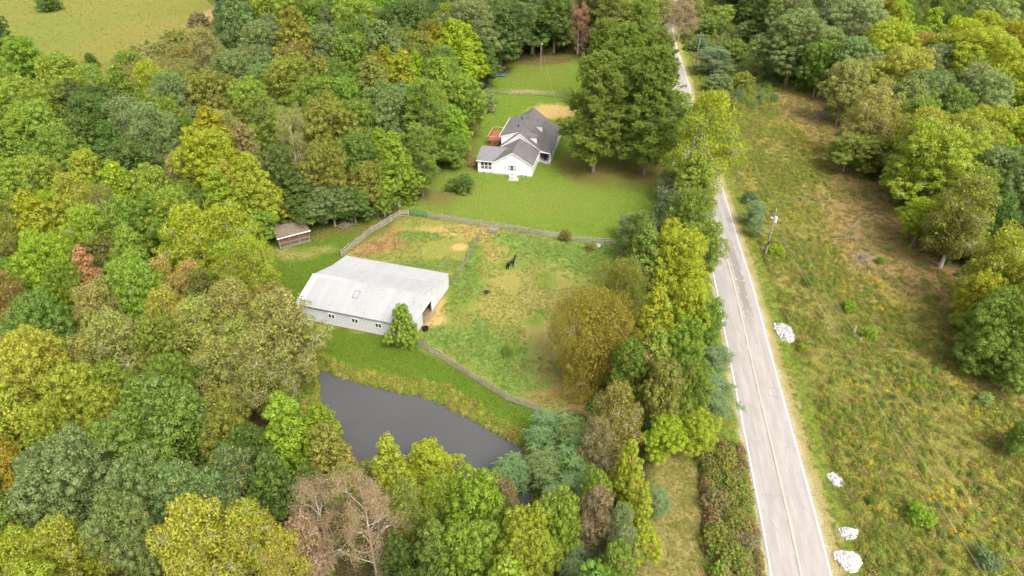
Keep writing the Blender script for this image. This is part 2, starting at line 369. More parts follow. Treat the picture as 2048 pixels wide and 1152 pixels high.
# verges
dRc = dist_poly(RCn, X, Y, False) + .35 * (vnoise(X, Y, 1.3, 21) - .5) + .3 * (vnoise(X, Y, 5, 22) - .5)
rx_c = np.interp(Y, RCn[:, 1], RCn[:, 0]); right = X > rx_c
zone(sstep(7.0, 6.0, dRc) * np.where(right, 1, .9), (.14, .19, .03), (.20, .20, .05), .4)
zone(sstep(4.8, 4.0, dRc + 1.1 * (vnoise(X, Y, 2.4, 23) - .5)) * right * .9, (.34, .255, .135), (.25, .215, .085), .45)
zone(sstep(3.7, 3.35, dRc) * ~right, (.36, .28, .15), (.2, .19, .06), .5)
zone(sstep(3.5, 3.2, dRc), (.40, .34, .26), (.40, .33, .24), .4)
cA *= (.92, .95, .80); cB *= (.92, .95, .80)
V = np.stack([X, Y, hgt(X, Y)], 1); nx, ny = len(GX), len(GY)
ii = (np.arange(ny - 1)[:, None] * nx + np.arange(nx - 1)[None, :]).ravel()
Fq = np.stack([ii, ii + 1, ii + nx + 1, ii + nx], 1)
g = N('ground_cover'); p = g.pos()
A_ = g.attr('cA').outputs['Color']; B_ = g.attr('cB').outputs['Color']; m_ = g.attr('mk').outputs['Fac']
n1 = g.noise(p, .55, 6, .72); n2 = g.noise(p, 3.2, 4, .7); n3 = g.noise(p, 14, 2, .6)
f = g.math('ADD', g.math('MULTIPLY', n1, .62), g.math('MULTIPLY', n2, .38))
thr = g.math('SUBTRACT', 1.0, m_)
sc_ = g.math('ADD', g.math('MULTIPLY', thr, .42), .29)
f = g.ramp(g.math('SUBTRACT', f, sc_), -.07, .07)
col = g.mix(f, A_, B_)
col = g.mix(1.0, col, g.mix(g.ramp(n3, .3, .7), (.58, .58, .58), (1.42, 1.42, 1.42)), 'MULTIPLY')
col = g.mix(1.0, col, g.mix(g.ramp(g.noise(p, 5.5, 3, .8), .35, .65), (.74, .72, .72), (1.26, 1.28, 1.26)), 'MULTIPLY')
g.bump(g.math('ADD', n2, n3), .8, .12); g.out(col, .95); g.b.inputs['Specular IOR Level'].default_value = .05
M['ground'] = g.m
me = np_mesh('ground', V, Fq, M['ground'], True)
for nm, arr in (('cA', cA), ('cB', cB)):
    a = me.color_attributes.new(nm, 'FLOAT_COLOR', 'POINT'); a.data.foreach_set('color', np.concatenate([arr, np.ones((len(X), 1))], 1).astype(np.float32).ravel())
a = me.attributes.new('mk', 'FLOAT', 'POINT'); a.data.foreach_set('value', mk.astype(np.float32))
tag(part('ground', me), kind='structure')

# ------------------------------------------------------------------ pond water
g = N('pond_water'); p = g.pos()
col = g.mix(g.noise(p, .12, 3), (.066, .066, .068), (.086, .085, .085)); n_ = g.noise(p, 5.0, 4, .6)
g.bump(n_, .16, .04); g.out(col, .07); g.b.inputs['IOR'].default_value = 1.33; g.b.inputs['Specular IOR Level'].default_value = .5
lo = POND.min(0) - 3; hi = POND.max(0) + 3
Pg = POND; c_ = Pg.mean(0)
mb = MB(); mb.quad(*[(c_[0] + (q[0] - c_[0]) * 1.03, c_[1] + (q[1] - c_[1]) * 1.03, -.62) for q in Pg])
me = mb.mesh('water', g.m); 
if me.polygons[0].normal.z < 0: me.flip_normals()
tag(part('water', me), kind='structure')

# ------------------------------------------------------------------ road
def ribbon(name, line, o0, o1, z, mat, nseg=1, parent=None, crown=0.0, jit=0.0):
    cols = [offset(line, o0 + (o1 - o0) * k / nseg) for k in range(nseg + 1)]
    n = len(line); V = []; L = [0.0]
    for i in range(1, n): L.append(L[-1] + (line[i] - line[i - 1]).length)
    for k, cl in enumerate(cols):
        for i, q in enumerate(cl):
            e = jit * (random.random() - .5) if k in (0, nseg) else 0
            u = abs(o0 + (o1 - o0) * k / nseg - RW / 2) / (RW / 2)
            V.append((q.x + e, q.y, z + crown * (1 - u * u)))
    Fs = [(k * n + i, k * n + i + 1, (k + 1) * n + i + 1, (k + 1) * n + i) for k in range(nseg) for i in range(n - 1)]
    me = bpy.data.meshes.new(name); me.from_pydata(V, [], Fs); me.update(); me.materials.append(mat)
    if me.polygons[0].normal.z < 0: me.flip_normals()
    uv = me.uv_layers.new(name='uv'); 
    for lp in me.loops:
        k, i = divmod(lp.vertex_index, n); uv.data[lp.index].uv = (o0 + (o1 - o0) * k / nseg, L[i])
    return part(name, me, parent)
fine = []
for i in range(len(REs) - 1):
    n_ = max(1, int((REs[i + 1] - REs[i]).length / 1.0))
    fine += [REs[i].lerp(REs[i + 1], k / n_) for k in range(n_)]
fine.append(REs[-1])
def uvnode(g): return g.n('ShaderNodeUVMap', uv_map='uv').outputs[0]
g = N('worn_pale_asphalt'); uv = uvnode(g); sep = g.n('ShaderNodeSeparateXYZ'); g.set(sep.inputs[0], uv); U, Vv = sep.outputs[0], sep.outputs[1]
def band(c, wd, soft): return g.ramp(g.math('ABSOLUTE', g.math('SUBTRACT', U, c)), wd, wd + soft, 1, 0)
m1 = g.n('ShaderNodeMapping'); g.set(m1.inputs[0], uv); m1.inputs['Scale'].default_value = (1.2, .13, 1)
st = g.noise(m1.outputs[0], 1.3, 5, .7)
col = g.mix(g.ramp(st, .35, .68), (.265, .234, .214), (.345, .31, .285))
wt = g.math('MAXIMUM', g.math('MAXIMUM', band(.95, .25, .35), band(2.3, .25, .3)), g.math('MAXIMUM', band(3.9, .25, .3), band(5.2, .25, .35)))
col = g.mix(g.math('MULTIPLY', wt, .22), col, (.27, .255, .25))
col = g.mix(g.ramp(g.noise(uv, 22, 2), .3, .7, 0, .22), col, (.25, .24, .24))
# cracked and patched stretch near v in [70, 95] m : rough darker patches
vv = lambda a, b, s: g.math('MULTIPLY', g.ramp(Vv, a - s, a + s), g.ramp(Vv, b - s, b + s, 1, 0))
V0 = (REs[0] - at(1561, 768)).length
pm = g.math('MULTIPLY', g.ramp(g.math('ADD', g.noise(uv, .9, 6, .75), g.math('MULTIPLY', band(1.9, .2, .8), .22)), .60, .66), vv(V0 + 14, V0 + 36, 4))
col = g.mix(g.math('MULTIPLY', pm, .75), col, (.17, .15, .135))
pl = g.math('MULTIPLY', band(5.3, .75, .12), vv(V0 + 4, V0 + 27, .5)); col = g.mix(g.math('MULTIPLY', pl, g.ramp(g.noise(uv, 2.2, 5, .8), .38, .62, .25, .8)), col, (.25, .23, .22))
vo = g.n('ShaderNodeTexVoronoi', feature='DISTANCE_TO_EDGE'); m3 = g.n('ShaderNodeMapping'); m3.inputs['Scale'].default_value = (.42, .2, 1)
dist = g.n('ShaderNodeTexNoise'); dist.inputs['Scale'].default_value = 1.4; dist.inputs['Detail'].default_value = 4; g.set(dist.inputs['Vector'], uv)
g.set(m3.inputs[0], g.mix(.12, uv, dist.outputs['Color'])); g.set(vo.inputs['Vector'], m3.outputs[0]); vo.inputs['Scale'].default_value = 1.0
ck = g.math('MULTIPLY', g.ramp(vo.outputs['Distance'], .006, .014, 1, 0), g.ramp(g.noise(uv, .25, 2), .42, .58))
col = g.mix(g.math('MULTIPLY', ck, .38), col, (.16, .15, .145))
seam = band(RW / 2 + .16, .025, .05); col = g.mix(g.math('MULTIPLY', seam, g.ramp(g.noise(uv, .35, 4), .35, .55, .15, .85)), col, (.15, .145, .14))
g.bump(g.noise(uv, 12, 3), .3, .02); g.out(col, .9); M['road'] = g.m
road = tag(ribbon('road', fine, 0, RW, .035, M['road'], 8, None, .05, .10), kind='structure')
def paint(name, c, lo, hi):
    g = N(name); uv = uvnode(g); f = g.ramp(g.noise(uv, 1.6, 5, .8), lo, hi); return g.out(g.mix(f, c, (.31, .28, .255)), .7)
M['pw'] = paint('worn_white_paint', (.62, .61, .59), .5, .72); M['py'] = paint('faded_yellow_paint', (.42, .375, .27), .46, .72)
ribbon('edge_line', fine, .14, .26, .054, M['pw'], 1, road)
ribbon('edge_line', fine, RW - .28, RW - .16, .054, M['pw'], 1, road)
ribbon('centre_line', fine, RW / 2 - .12, RW / 2 + .02, .094, M['py'], 1, road)

# ------------------------------------------------------------------ barn
B0 = Vector((-31.23, 80.79, 0)); ang = math.atan2(75.42 - 80.79, -14.15 + 31.23)
BL, BW = 17.9, 14.15
barn = tag(empty('barn', B0, ang), 'long low white metal barn with shallow roof, skylight hatch and stains, above the pond', 'barn')
RY, RZ, KY, KZ, EF, EB = 5.3, 4.65, 10.6, 3.15, 3.0, 2.6
def ztop(y): return np.interp(y, [0, RY, KY, BW], [EF, RZ, KZ, EB])
NS = 20; SW = BL / NS
def ribbed(h0, w_, nrm, mat, name, length):     # unit sheet: width along x, length along v
    pass
def sheet_vert(name, z0, ztl, ztr, wd):         # vertical ribbed wall sheet in the xz plane, outward -y
    mb = MB(); nr = 4; xs = []
    for k in range(nr):
        a = wd * k / nr; s = wd / nr; xs += [(a, 0), (a + s * .62, 0), (a + s * .72, -.035), (a + s * .90, -.035)]
    xs.append((wd, 0)); top = [ztl + (ztr - ztl) * x / wd for x, _ in xs]
    vs = [(x, y, z0) for x, y in xs] + [(x, y, t) for (x, y), t in zip(xs, top)]; n = len(xs)
    mb.add(vs, [(i, i + 1, i + 1 + n, i + n) for i in range(n - 1)])
    return mb.mesh(name, M['bwall'])
wm = sheet_vert('wall_sheet', .12, EF - .06, EF - .06, SW)
wmb = sheet_vert('wall_sheet', .12, EB - .06, EB - .06, SW)
for i in range(NS):
    part('wall_sheet', wm, barn, (i * SW, random.uniform(-.004, .004), 0))
    part('wall_sheet', wmb, barn, ((i + 1) * SW, BW, 0), (0, 0, math.pi))
def gable(x, rot, doors):
    n = 15; s = BW / n
    cuts = sorted(set([k * s for k in range(n + 1)] + [a for d in doors for a in d[:2]]))
    for a, b in zip(cuts[:-1], cuts[1:]):
        if b - a < .05: continue
        z0 = .12
        for d in doors:
            if a >= d[0] - 1e-3 and b <= d[1] + 1e-3: z0 = d[2]
        za, zb = ztop(a) - .05, ztop(b) - .05
        if rot > 0: part('wall_sheet', sheet_vert('wall_sheet', z0, za, zb, b - a), barn, (x, a, 0), (0, 0, R(90)))
        else: part('wall_sheet', sheet_vert('wall_sheet', z0, zb, za, b - a), barn, (x, b, 0), (0, 0, R(-90)))
DO = (3.95, 7.35, 2.35)
gable(BL, 1, [DO]); gable(0, -1, [])
M['inner'] = simple('inner_pale_steel', (.35, .34, .33), .7, .15)
mb = MB()                                           # inner skin so that the walls have thickness
mb.box((.04, .06, .1), (BL - .06, .10, EF - .12)); mb.box((.04, BW - .10, .1), (BL - .06, BW - .06, EB - .12))
mb.box((.05, .1, .1), (.09, BW - .1, EB - .12)); mb.box((BL - .10, .1, .1), (BL - .06, DO[0], EF - .12)); mb.box((BL - .10, DO[1], .1), (BL - .06, BW - .1, EB - .12))
mb.build('inner_wall', M['inner'], barn)
mb = MB(); mb.box((-.05, -.06, 0), (BL + .03, -.001, .13)); mb.box((-.05, BW + .001, 0), (BL + .03, BW + .06, .13)); mb.box((BL + .001, 0, 0), (BL + .06, DO[0], .13)); mb.box((BL + .001, DO[1], 0), (BL + .06, BW, .13)); mb.box((-.05, 0, 0), (-.001, BW, .13))
mb.build('base_board', M['rust'], barn)
mb = MB(); mb.quad((.1, .1, .03), (BL - .1, .1, .03), (BL - .1, BW - .1, .03), (.1, BW - .1, .03)); mb.build('earth_floor', simple('barn_floor_earth', (.26, .16, .09), .95, .3, 2), barn)
for k in range(1, 5):                               # stall partitions seen through the door
    mb = MB(); 
    for z in (.35, .75, 1.15): mb.box((BL - 1.4 * k - 2, 1 + .1 * k, z), (BL - 1.4 * k - 1.95, 4 if k % 2 else 9.5, z + .16))
    mb.box((BL - 1.4 * k - 2.05, 3.9, 0), (BL - 1.4 * k - 1.9, 4.05, 2.6)); mb.build('stall_partition', M['rust'], barn)
mb = MB(); mb.box((BL - 3.8, 7.2, .03), (BL - 1.6, 8.6, 1.0)); mb.build('hay_stack', simple('hay', (.36, .26, .12), .9, .3, 8), barn)
def roof_sheet(name, y0, z0, y1, z1, wd, mat):      # ribbed roof sheet, from (y0,z0) to (y1,z1)
    mb = MB(); nr = 3; xs = []
    for k in range(nr):
        a = wd * k / nr; s = wd / nr; xs += [(a, 0), (a + s * .66, 0), (a + s * .74, .06), (a + s * .92, .06)]
    xs.append((wd, 0)); n = len(xs); yn = np.array([-(z1 - z0), (y1 - y0)]); yn = yn / np.hypot(*yn); yn = yn if yn[1] > 0 else -yn
    vs = [(x, y0 + h * yn[0], z0 + h * yn[1]) for x, h in xs] + [(x, y1 + h * yn[0], z1 + h * yn[1]) for x, h in xs]
    vs += [(x, y0, z0 - .03) for x, h in xs] + [(x, y1, z1 - .03) for x, h in xs]
    fs = [(i, i + 1, i + 1 + n, i + n) for i in range(n - 1)] + [(i + 2 * n, i + 3 * n, i + 3 * n + 1, i + 2 * n + 1) for i in range(n - 1)]
    fs += [(i, i + 2 * n, i + 2 * n + 1, i + 1) for i in range(n - 1)] + [(i + n, i + n + 1, i + 3 * n + 1, i + 3 * n) for i in range(n - 1)]
    return mb.add(vs, fs).mesh(name, mat)
rf = roof_sheet('roof_sheet', -.28, EF - .085, RY, RZ, SW, M['broof'])
rb = roof_sheet('roof_sheet', RY, RZ, KY, KZ, SW, M['broof2']); rk = roof_sheet('roof_sheet', KY - .12, KZ + .05, BW + .25, EB - .04, SW, M['broof2'])
for m_ in (rb, rk): pass
for i in range(NS):
    for m_ in (rf, rb, rk): part('roof_sheet', m_, barn, (i * SW, 0, 0))
sl = (RZ - EF) / RY
mb = MB(); mb.slab([(-.12, .62, EF + .62 * sl + .06), (.95, .62, EF + .62 * sl + .06), (.95, RY, RZ + .06), (-.12, RY, RZ + .06)], (0, -sl, 1), .03)
mb.slab([(.95, RY - .42, RZ - .42 * sl + .064), (5.6, RY - .22, RZ - .22 * sl + .064), (5.6, RY + .1, RZ + .05), (.95, RY + .1, RZ + .05)], (0, -sl, 1), .02)
mb.build('white_flashing', M['bnew'], barn)
mb = MB(); mb.slab([(-.12, -.28, EF - .02), (.95, -.28, EF - .02), (.95, .61, EF + .61 * sl + .06), (-.12, .61, EF + .61 * sl + .06)], (0, -sl, 1), .03); mb.build('grey_flashing', simple('bluish_grey_flashing', (.24, .24, .29), .6, .1), barn)
mb = MB(); mb.box((5.6, RY - .05, RZ + .01), (BL + .02, RY + .05, RZ + .055)); mb.box((-.05, -.33, EF - .15), (BL + .05, -.285, EF - .05)); mb.build('ridge_seam', M['grey'], barn)
mb = MB()
for (a, za), (b, zb) in [((-.28, EF - .085), (RY, RZ)), ((RY, RZ), (KY, KZ)), ((KY, KZ), (BW + .25, EB - .04))]:
    mb.tube([(BL + .04, a, za + .01), (BL + .04, b, zb + .01)], .055, 4)
mb.build('rake_trim', M['grey'], barn)
mb = MB(); x0, y0 = 7.75, 2.5
c4 = [(x0, y0), (x0 + .8, y0), (x0 + .8, y0 + 1.25), (x0, y0 + 1.25)]
for (xa, ya), (xb, yb) in zip(c4, c4[1:] + c4[:1]): mb.tube([(xa, ya, EF + ya * sl + .07), (xb, yb, EF + yb * sl + .07)], .045, 4)
mb.build('skylight_frame', simple('dark_seal', (.12, .12, .12), .7), barn)
mb = MB(); mb.slab([(x, y, EF + y * sl + .075) for x, y in c4], (0, -sl, 1), .03); mb.build('skylight_panel', simple('skylight_plastic', (.30, .30, .295), .4, .05), barn)
for xc in (5.55, 9.3, 13.0):
    wf = MB(); y = -.05; a, b, z0, z1 = xc - .52, xc + .52, 1.45, 2.12
    for q in [(a, b, z0 - .05, z0 + .03), (a, b, z1 - .03, z1 + .05), (a, a + .07, z0, z1), (b - .07, b, z0, z1), (xc - .05, xc + .05, z0, z1)]: wf.box((q[0], y - .02, q[2]), (q[1], y + .05, q[3]))
    fr = wf.build('window_frame', M['trim'], barn)
    MB().box((a + .07, y - .005, z0 + .03), (xc - .05, y + .03, z1 - .03)).build('pane', M['glass'], fr)
    MB().box((xc + .05, y - .005, z0 + .03), (b - .07, y + .03, z1 - .03)).build('pane', M['glass'], fr)
mb = MB(); mb.box((BL + .01, DO[0] - .08, .1), (BL + .07, DO[0], DO[2])); mb.box((BL + .01, DO[1], .1), (BL + .07, DO[1] + .08, DO[2])); mb.box((BL + .01, DO[0] - 1.6, DO[2]), (BL + .12, DO[1] + .1, DO[2] + .14)); mb.build('door_track', M['trim'], barn)
def wp(o, x, y, z=0.0):                              # a thing's local point in world coordinates
    c, s = math.cos(o.rotation_euler.z), math.sin(o.rotation_euler.z)
    return Vector((o.location.x + c * x - s * y, o.location.y + s * x + c * y, o.location.z + z))
gt = tag(empty('metal_gate', wp(barn, BL + .15, DO[0] - .1), ang + R(78)), 'rusty tube gate standing ajar in the doorway of the white barn', 'gate')
for k in range(6): MB().tube([(0, 0, .2 + k * .2), (3.3, 0, .2 + k * .2)], .022, 5).build('rail', M['oldwood'], gt)
for k in range(3): MB().tube([(k * 1.65, 0, .12), (k * 1.65, 0, 1.28)], .028, 5).build('upright', M['oldwood'], gt)

# ------------------------------------------------------------------ fences
post_me = MB().box((-.065, -.065, -.25), (.065, .065, 1.42)).mesh('post', M['fencew'])
bd = MB(); bd.box((0, -.018, -.07), (1, .018, .07)); board_me = bd.mesh('board', M['fencew'])
old_me = bd.mesh('board', M['oldwood']); oldp_me = MB().box((-.06, -.06, -.25), (.06, .06, 1.3)).mesh('post', M['oldwood'])
def board_fence(pxs, label, sp=2.5, rows=4, bm=board_me, pm=post_me, h=1.3, lost=0.0, group=None, pts=None):
    P = pts or [at(*q) for q in pxs]; o = tag(empty('board_fence', (P[0].x, P[0].y, 0)), label, 'fence', group)
    posts = []
    for a, b in zip(P[:-1], P[1:]):
        n = max(1, round((b - a).length / sp)); posts += [a.lerp(b, k / n) for k in range(n)]
    posts.append(P[-1])
    for i, q in enumerate(posts):
        z = gz(q.x, q.y); q.z = z
        part('post', pm, o, (q.x - P[0].x, q.y - P[0].y, z), (random.gauss(0, .03), random.gauss(0, .03), math.atan2((posts[min(i + 1, len(posts) - 1)] - posts[max(i - 1, 0)]).y, (posts[min(i + 1, len(posts) - 1)] - posts[max(i - 1, 0)]).x)), (1, 1, random.uniform(.93, 1.05)))
    for a, b in zip(posts[:-1], posts[1:]):
        d = b - a; L = d.length; az = math.atan2(d.y, d.x)
        for r_ in range(rows):
            if random.random() < lost: continue
            z0 = a.z + h * (r_ + .62) / rows + random.gauss(0, .018); tilt = math.atan2(b.z - a.z + random.gauss(0, .03), L)
            part('board', bm, o, (a.x - P[0].x + .084 * math.sin(az), a.y - P[0].y - .084 * math.cos(az), z0), (0, -tilt, az), (L * 1.005, 1, 1))
    return o
board_fence([(683, 514), (744, 466), (800, 433), (817, 431)], 'weathered board fence running from the barn corner up past the woods', 2.4)
board_fence([(857, 435), (962, 452), (1060, 468), (1150, 482), (1246, 491)], 'long grey board fence between the house lawn and the horse pasture', 2.55)
board_fence([(836, 690), (905, 733), (965, 770), (1012, 800), (1082, 826)], 'grey board fence going downhill beside the pond bank', 2.5)
board_fence([(972, 184), (1018, 189), (1060, 190), (1100, 193), (1132, 194)], 'far board fence across the back lawn behind the house', 3.0, 3, old_me, oldp_me, 1.2, .05)
# picket and wire fence inside the pasture
P = [at(*q) for q in [(897, 577), (915, 553), (935, 520), (951, 498), (961, 470)]]
o = tag(empty('picket_fence', (P[0].x, P[0].y, 0)), 'leaning brown picket fence dividing the paddock behind the barn', 'fence')
pk = MB().box((-.022, -.012, -.1), (.022, .012, 1.15)).mesh('picket', M['oldwood']); posts = []
for a, b in zip(P[:-1], P[1:]):
    n = max(1, round((b - a).length / 2.6)); posts += [a.lerp(b, k / n) for k in range(n)]
posts.append(P[-1])
for i, q in enumerate(posts): q.z = gz(q.x, q.y); part('post', oldp_me, o, (q.x - P[0].x, q.y - P[0].y, q.z), (random.gauss(0, .05), random.gauss(0, .05), 0))
npk = 0
for a, b in zip(posts[:-1], posts[1:]):
    d = b - a; n = int(d.length / .26)
    for k in range(n):
        q = a.lerp(b, (k + .5) / n) - P[0]; part('picket', pk, o, (q.x, q.y, q.z), (random.gauss(0, .07), random.gauss(0, .07), math.atan2(d.y, d.x)), (1, 1, random.uniform(.85, 1.08)))
    mb = MB()
    for z in (.3, .95): mb.tube([a - P[0] + Vector((.03, 0, z)), b - P[0] + Vector((.03, 0, z))], .02, 4)
    mb.build('rail', M['oldwood'], o)
# green pipe gate between the two board fences
a, b = at(819, 431), at(855, 435); o = tag(empty('farm_gate', (a.x, a.y, 0), math.atan2(b.y - a.y, b.x - a.x)), 'green double farm gate between the two board fences', 'gate')
L = (b - a).length
for s in (0, 1):
    x0 = s * L / 2 + .04; x1 = x0 + L / 2 - .08; leaf = MB()
    leaf.tube([(x0, 0, .15), (x1, 0, .15), (x1, 0, 1.3), (x0, 0, 1.3), (x0, 0, .15)], .035, 5); fr = leaf.build('gate_frame', M['green'], o)
    for k in range(1, 6): MB().tube([(x0, 0, .15 + k * .19), (x1, 0, .15 + k * .19)], .025, 5).build('bar', M['green'], fr)
    for k in range(1, 5): MB().tube([(x0 + k * (x1 - x0) / 5, .01, .15), (x0 + k * (x1 - x0) / 5, .01, 1.3)], .022, 5).build('bar', M['green'], fr)

# ------------------------------------------------------------------ lean-to shed
a = Vector((-39.72, 100.77, 0)); b = Vector((-35.25, 103.5, 0)); an = math.atan2(b.y - a.y, b.x - a.x); SL = (b - a).length
shed = tag(empty('shed', a, an), 'small open lean-to shed with brown shingle roof and pale slatted front at the wood edge', 'shed')
D = 3.2
mb = MB(); mb.slab([(-.25, -.35, 2.3), (SL + .25, -.35, 2.3), (SL + .25, D + .3, 2.75), (-.25, D + .3, 2.75)], (0, -.13, 1), .06); mb.build('roof', M['shedroof'], shed)
mb = MB(); mb.box((-.27, -.40, 2.17), (SL + .27, -.355, 2.34)); mb.build('fascia', M['trim'], shed)
for x in (0, SL * .33, SL * .66, SL): MB().box((x - .06, -.06, 0), (x + .06, .06, 2.2)).build('post', M['oldwood'], shed)
for z in (.02, .18, .34): MB().box((0, -.09, z), (SL, -.065, z + .14)).build('board', M['shedpale'], shed)
for z in (.95, 1.1): MB().box((0, -.09, z), (SL, -.065, z + .1)).build('board', M['shedpale'], shed)
for k in range(14): MB().box((.15 + k * (SL - .3) / 13 - .05, -.062, .5), (.15 + k * (SL - .3) / 13 + .05, -.04, .96)).build('slat', M['shedpale'], shed)
for k in range(9): MB().box((.02, D - .05, .1 + k * .26), (SL - .02, D, .34 + k * .26)).build('back_board', M['shedred'], shed)
for x in (0, SL - .05):
    for k in range(8): MB().box((x, .08, .1 + k * .26), (x + .04, D - .06, .34 + k * .26)).build('side_board', M['oldwood'], shed)
for k in range(7): MB().box((.1, .28, .35 + k * .26), (SL - .1, .33, .59 + k * .26)).build('inner_board', M['shedred'], shed)  # added just behind the front so the opening does not go black
mb = MB(); mb.box((.1, .1, .02), (SL - .1, D - .1, .05)); mb.build('floor', M['dark'], shed)

# ------------------------------------------------------------------ house
H0 = Vector((4.14, 129.87, 0)); hd = Vector((.205, .979, 0)).normalized(); han = math.atan2(hd.y, hd.x) - math.pi / 2
house = tag(empty('house', H0, han), 'white gabled house with grey shingle roof, two dormers and a sunroom wing', 'house')
# local frame: +y runs back along the ridge, -x to the left; origin at the front right corner
def hb(name, mat, lo, hi, par=None): return MB().box(lo, hi).build(name, mat, par or house)
GWd, GD, GE, GZ = 8.1, 7.4, 2.95, 5.35        # front gable: width, depth, eave, apex
SWd = 11.5                                     # out to the left corner of the sunroom wing
hb('foundation', M['found'], (-SWd, 0.03, 0), (-.02, 6.2, .35)); hb('foundation', M['found'], (-8.2, 7.4, 0), (1.0, 23.2, .45))
def wall_gable(name, x0, x1, y0, y1, z0, ze, za, mat=None, par=None):
    xm = (x0 + x1) / 2; mb = MB(); p = [(x0, z0), (x1, z0), (x1, ze), (xm, za), (x0, ze)]
    f = [(x, y0, z) for x, z in p]; b_ = [(x, y1, z) for x, z in p]
    mb.add(f + b_, [(0, 1, 2, 3, 4), (9, 8, 7, 6, 5), (0, 5, 6, 1), (1, 6, 7, 2), (2, 7, 8, 3), (3, 8, 9, 4), (4, 9, 5, 0)]); return mb.build(name, mat or M['siding'], par or house)
g = N('white_lap_siding'); p = g.obj(); sp = g.n('ShaderNodeSeparateXYZ'); g.set(sp.inputs[0], p)
lap = g.math('FRACT', g.math('MULTIPLY', sp.outputs[2], 5.2)); g.bump(lap, .5, .02)
g.out(g.mix(g.noise(p, .8, 4), (.64, .64, .65), (.70, .70, .70)), .5); M['siding'] = g.m
wall_gable('wall', -GWd, 0, 0, GD, .3, GE, GZ - .12)
hb('wall', M['siding'], (-SWd, .02, .3), (-GWd + .1, 5.6, GE - .05))
def slope(name, pts, th=.12, mat=None, par=None):
    P = [Vector(q) for q in pts]; n = (P[1] - P[0]).cross(P[2] - P[0]); n = n if n.z > 0 else -n
    return MB().slab(P, n, th).build(name, mat or M['shingle'], par or house)
o_ = .32; gs = (GZ - GE) / (GWd / 2)
slope('roof', [(-GWd / 2, -o_, GZ), (o_, -o_, GE - o_ * gs), (o_, GD, GE - o_ * gs), (-GWd / 2, GD, GZ)])
slope('roof', [(-GWd / 2, -o_, GZ + .002), (-GWd / 2, GD, GZ + .002), (-GWd - .2, GD, GE - .2 * gs), (-GWd - .2, 4.6, GE - .2 * gs), (-GWd - .2, -o_, GE - .2 * gs)])
# sunroom wing: roof sloping to the camera and behind
WR, WZ = 4.9, 4.05
xi = -GWd / 2 - (GZ - WZ) / gs
slope('wing_roof', [(-SWd - .3, -.34, GE - .02), (-GWd - .02, -.34, GE - .02), (xi - .02, WR, WZ + .02), (-SWd - .3, WR, WZ + .02)], .12, M['shingle2'])
slope('wing_roof', [(-SWd - .3, WR, WZ + .02), (xi - .02, WR, WZ + .02), (-GWd - .1, 6.4, 3.1), (-SWd - .3, 6.4, 3.1)], .12, M['shingle2'])
mb = MB(); mb.add([(-SWd, .02, GE - .06), (-SWd, 5.8, GE - .06), (-SWd, WR, WZ - .13), (-SWd + .08, .02, GE - .06), (-SWd + .08, 5.8, GE - .06), (-SWd + .08, WR, WZ - .13)], [(0, 1, 2), (5, 4, 3), (0, 3, 4, 1), (1, 4, 5, 2), (2, 5, 3, 0)]); mb.build('wall', M['siding'], house)
def rake(xa, za, xb, zb, y, w=.2): MB().slab([(xa, y - .02, za - .13 - w), (xb, y - .02, zb - .13 - w), (xb, y - .02, zb - .12), (xa, y - .02, za - .12)], (0, -1, 0), .03).build('rake_board', M['trim'], house)
rake(-GWd / 2, GZ, o_, GE - o_ * gs, -o_ + .04); rake(-GWd / 2, GZ, -GWd - .1, GE - .1 * gs, -o_ + .04)
hb('gutter', M['trim'], (-SWd - .3, -.42, GE - .17), (-GWd, -.345, GE - .06)); hb('gutter', M['trim'], (o_, -o_, GE - .35), (o_ + .07, GD, GE - .25))
# main block
mx0, mx1, my0, my1, mz, ma = -8.3, .22, GD, 23.2, 3.3, 6.65; mc = (mx0 + mx1) / 2; ms = (ma - mz) / ((mx1 - mx0) / 2)
wall_gable('wall', mx0, mx1, my0, my1, .4, mz, ma - .12)
slope('main_roof', [(mc, my0 - .3, ma), (mx1 + .3, my0 - .3, mz - .3 * ms), (mx1 + .3, my1 + .3, mz - .3 * ms), (mc, my1 + .3, ma)])
slope('main_roof', [(mc, my0 - .3, ma + .002), (mc, my1 + .3, ma + .002), (mx0 - .3, my1 + .3, mz - .3 * ms), (mx0 - .3, my0 - .3, mz - .3 * ms)])
rake(mc, ma, mx1 + .3, mz - .3 * ms, my0 - .27); rake(mc, ma, mx0 - .3, mz - .3 * ms, my0 - .27)
hb('gutter', M['trim'], (mx1 + .3, my0 - .3, mz - .5), (mx1 + .38, my1 + .3, mz - .38))
# shed dormer over the left slope
sz = 5.35; sy0, sy1 = my0 + .9, my0 + 11.6; sx = mx0 - .02
mb = MB(); p = [(sx, .5), (mc, 3.0), (mc, ma - .16), (sx, sz - .1)]
mb.add([(x, sy0, z) for x, z in p] + [(x, sy1, z) for x, z in p], [(0, 1, 2, 3), (7, 6, 5, 4), (0, 4, 5, 1), (1, 5, 6, 2), (2, 6, 7, 3), (3, 7, 4, 0)]); mb.build('dormer_wall', M['siding'], house)
slope('dormer_roof', [(mc, sy0 - .25, ma + .02), (mc, sy1 + .25, ma + .02), (sx - .35, sy1 + .25, sz - .08), (sx - .35, sy0 - .25, sz - .08)])
hb('gutter', M['trim'], (sx - .46, sy0 - .25, sz - .2), (sx - .355, sy1 + .25, sz - .09))
MB().slab([(mc, sy0 - .23, ma - .12), (sx - .35, sy0 - .23, sz - .22), (sx - .35, sy0 - .23, sz - .38), (mc, sy0 - .23, ma - .28)], (0, -1, 0), .03).build('rake_board', M['trim'], house)
def to_h(px, py, z):
    w_ = at(px, py, z) - H0; c, s = math.cos(-han), math.sin(-han); return Vector((c * w_.x - s * w_.y, s * w_.x + c * w_.y, z))
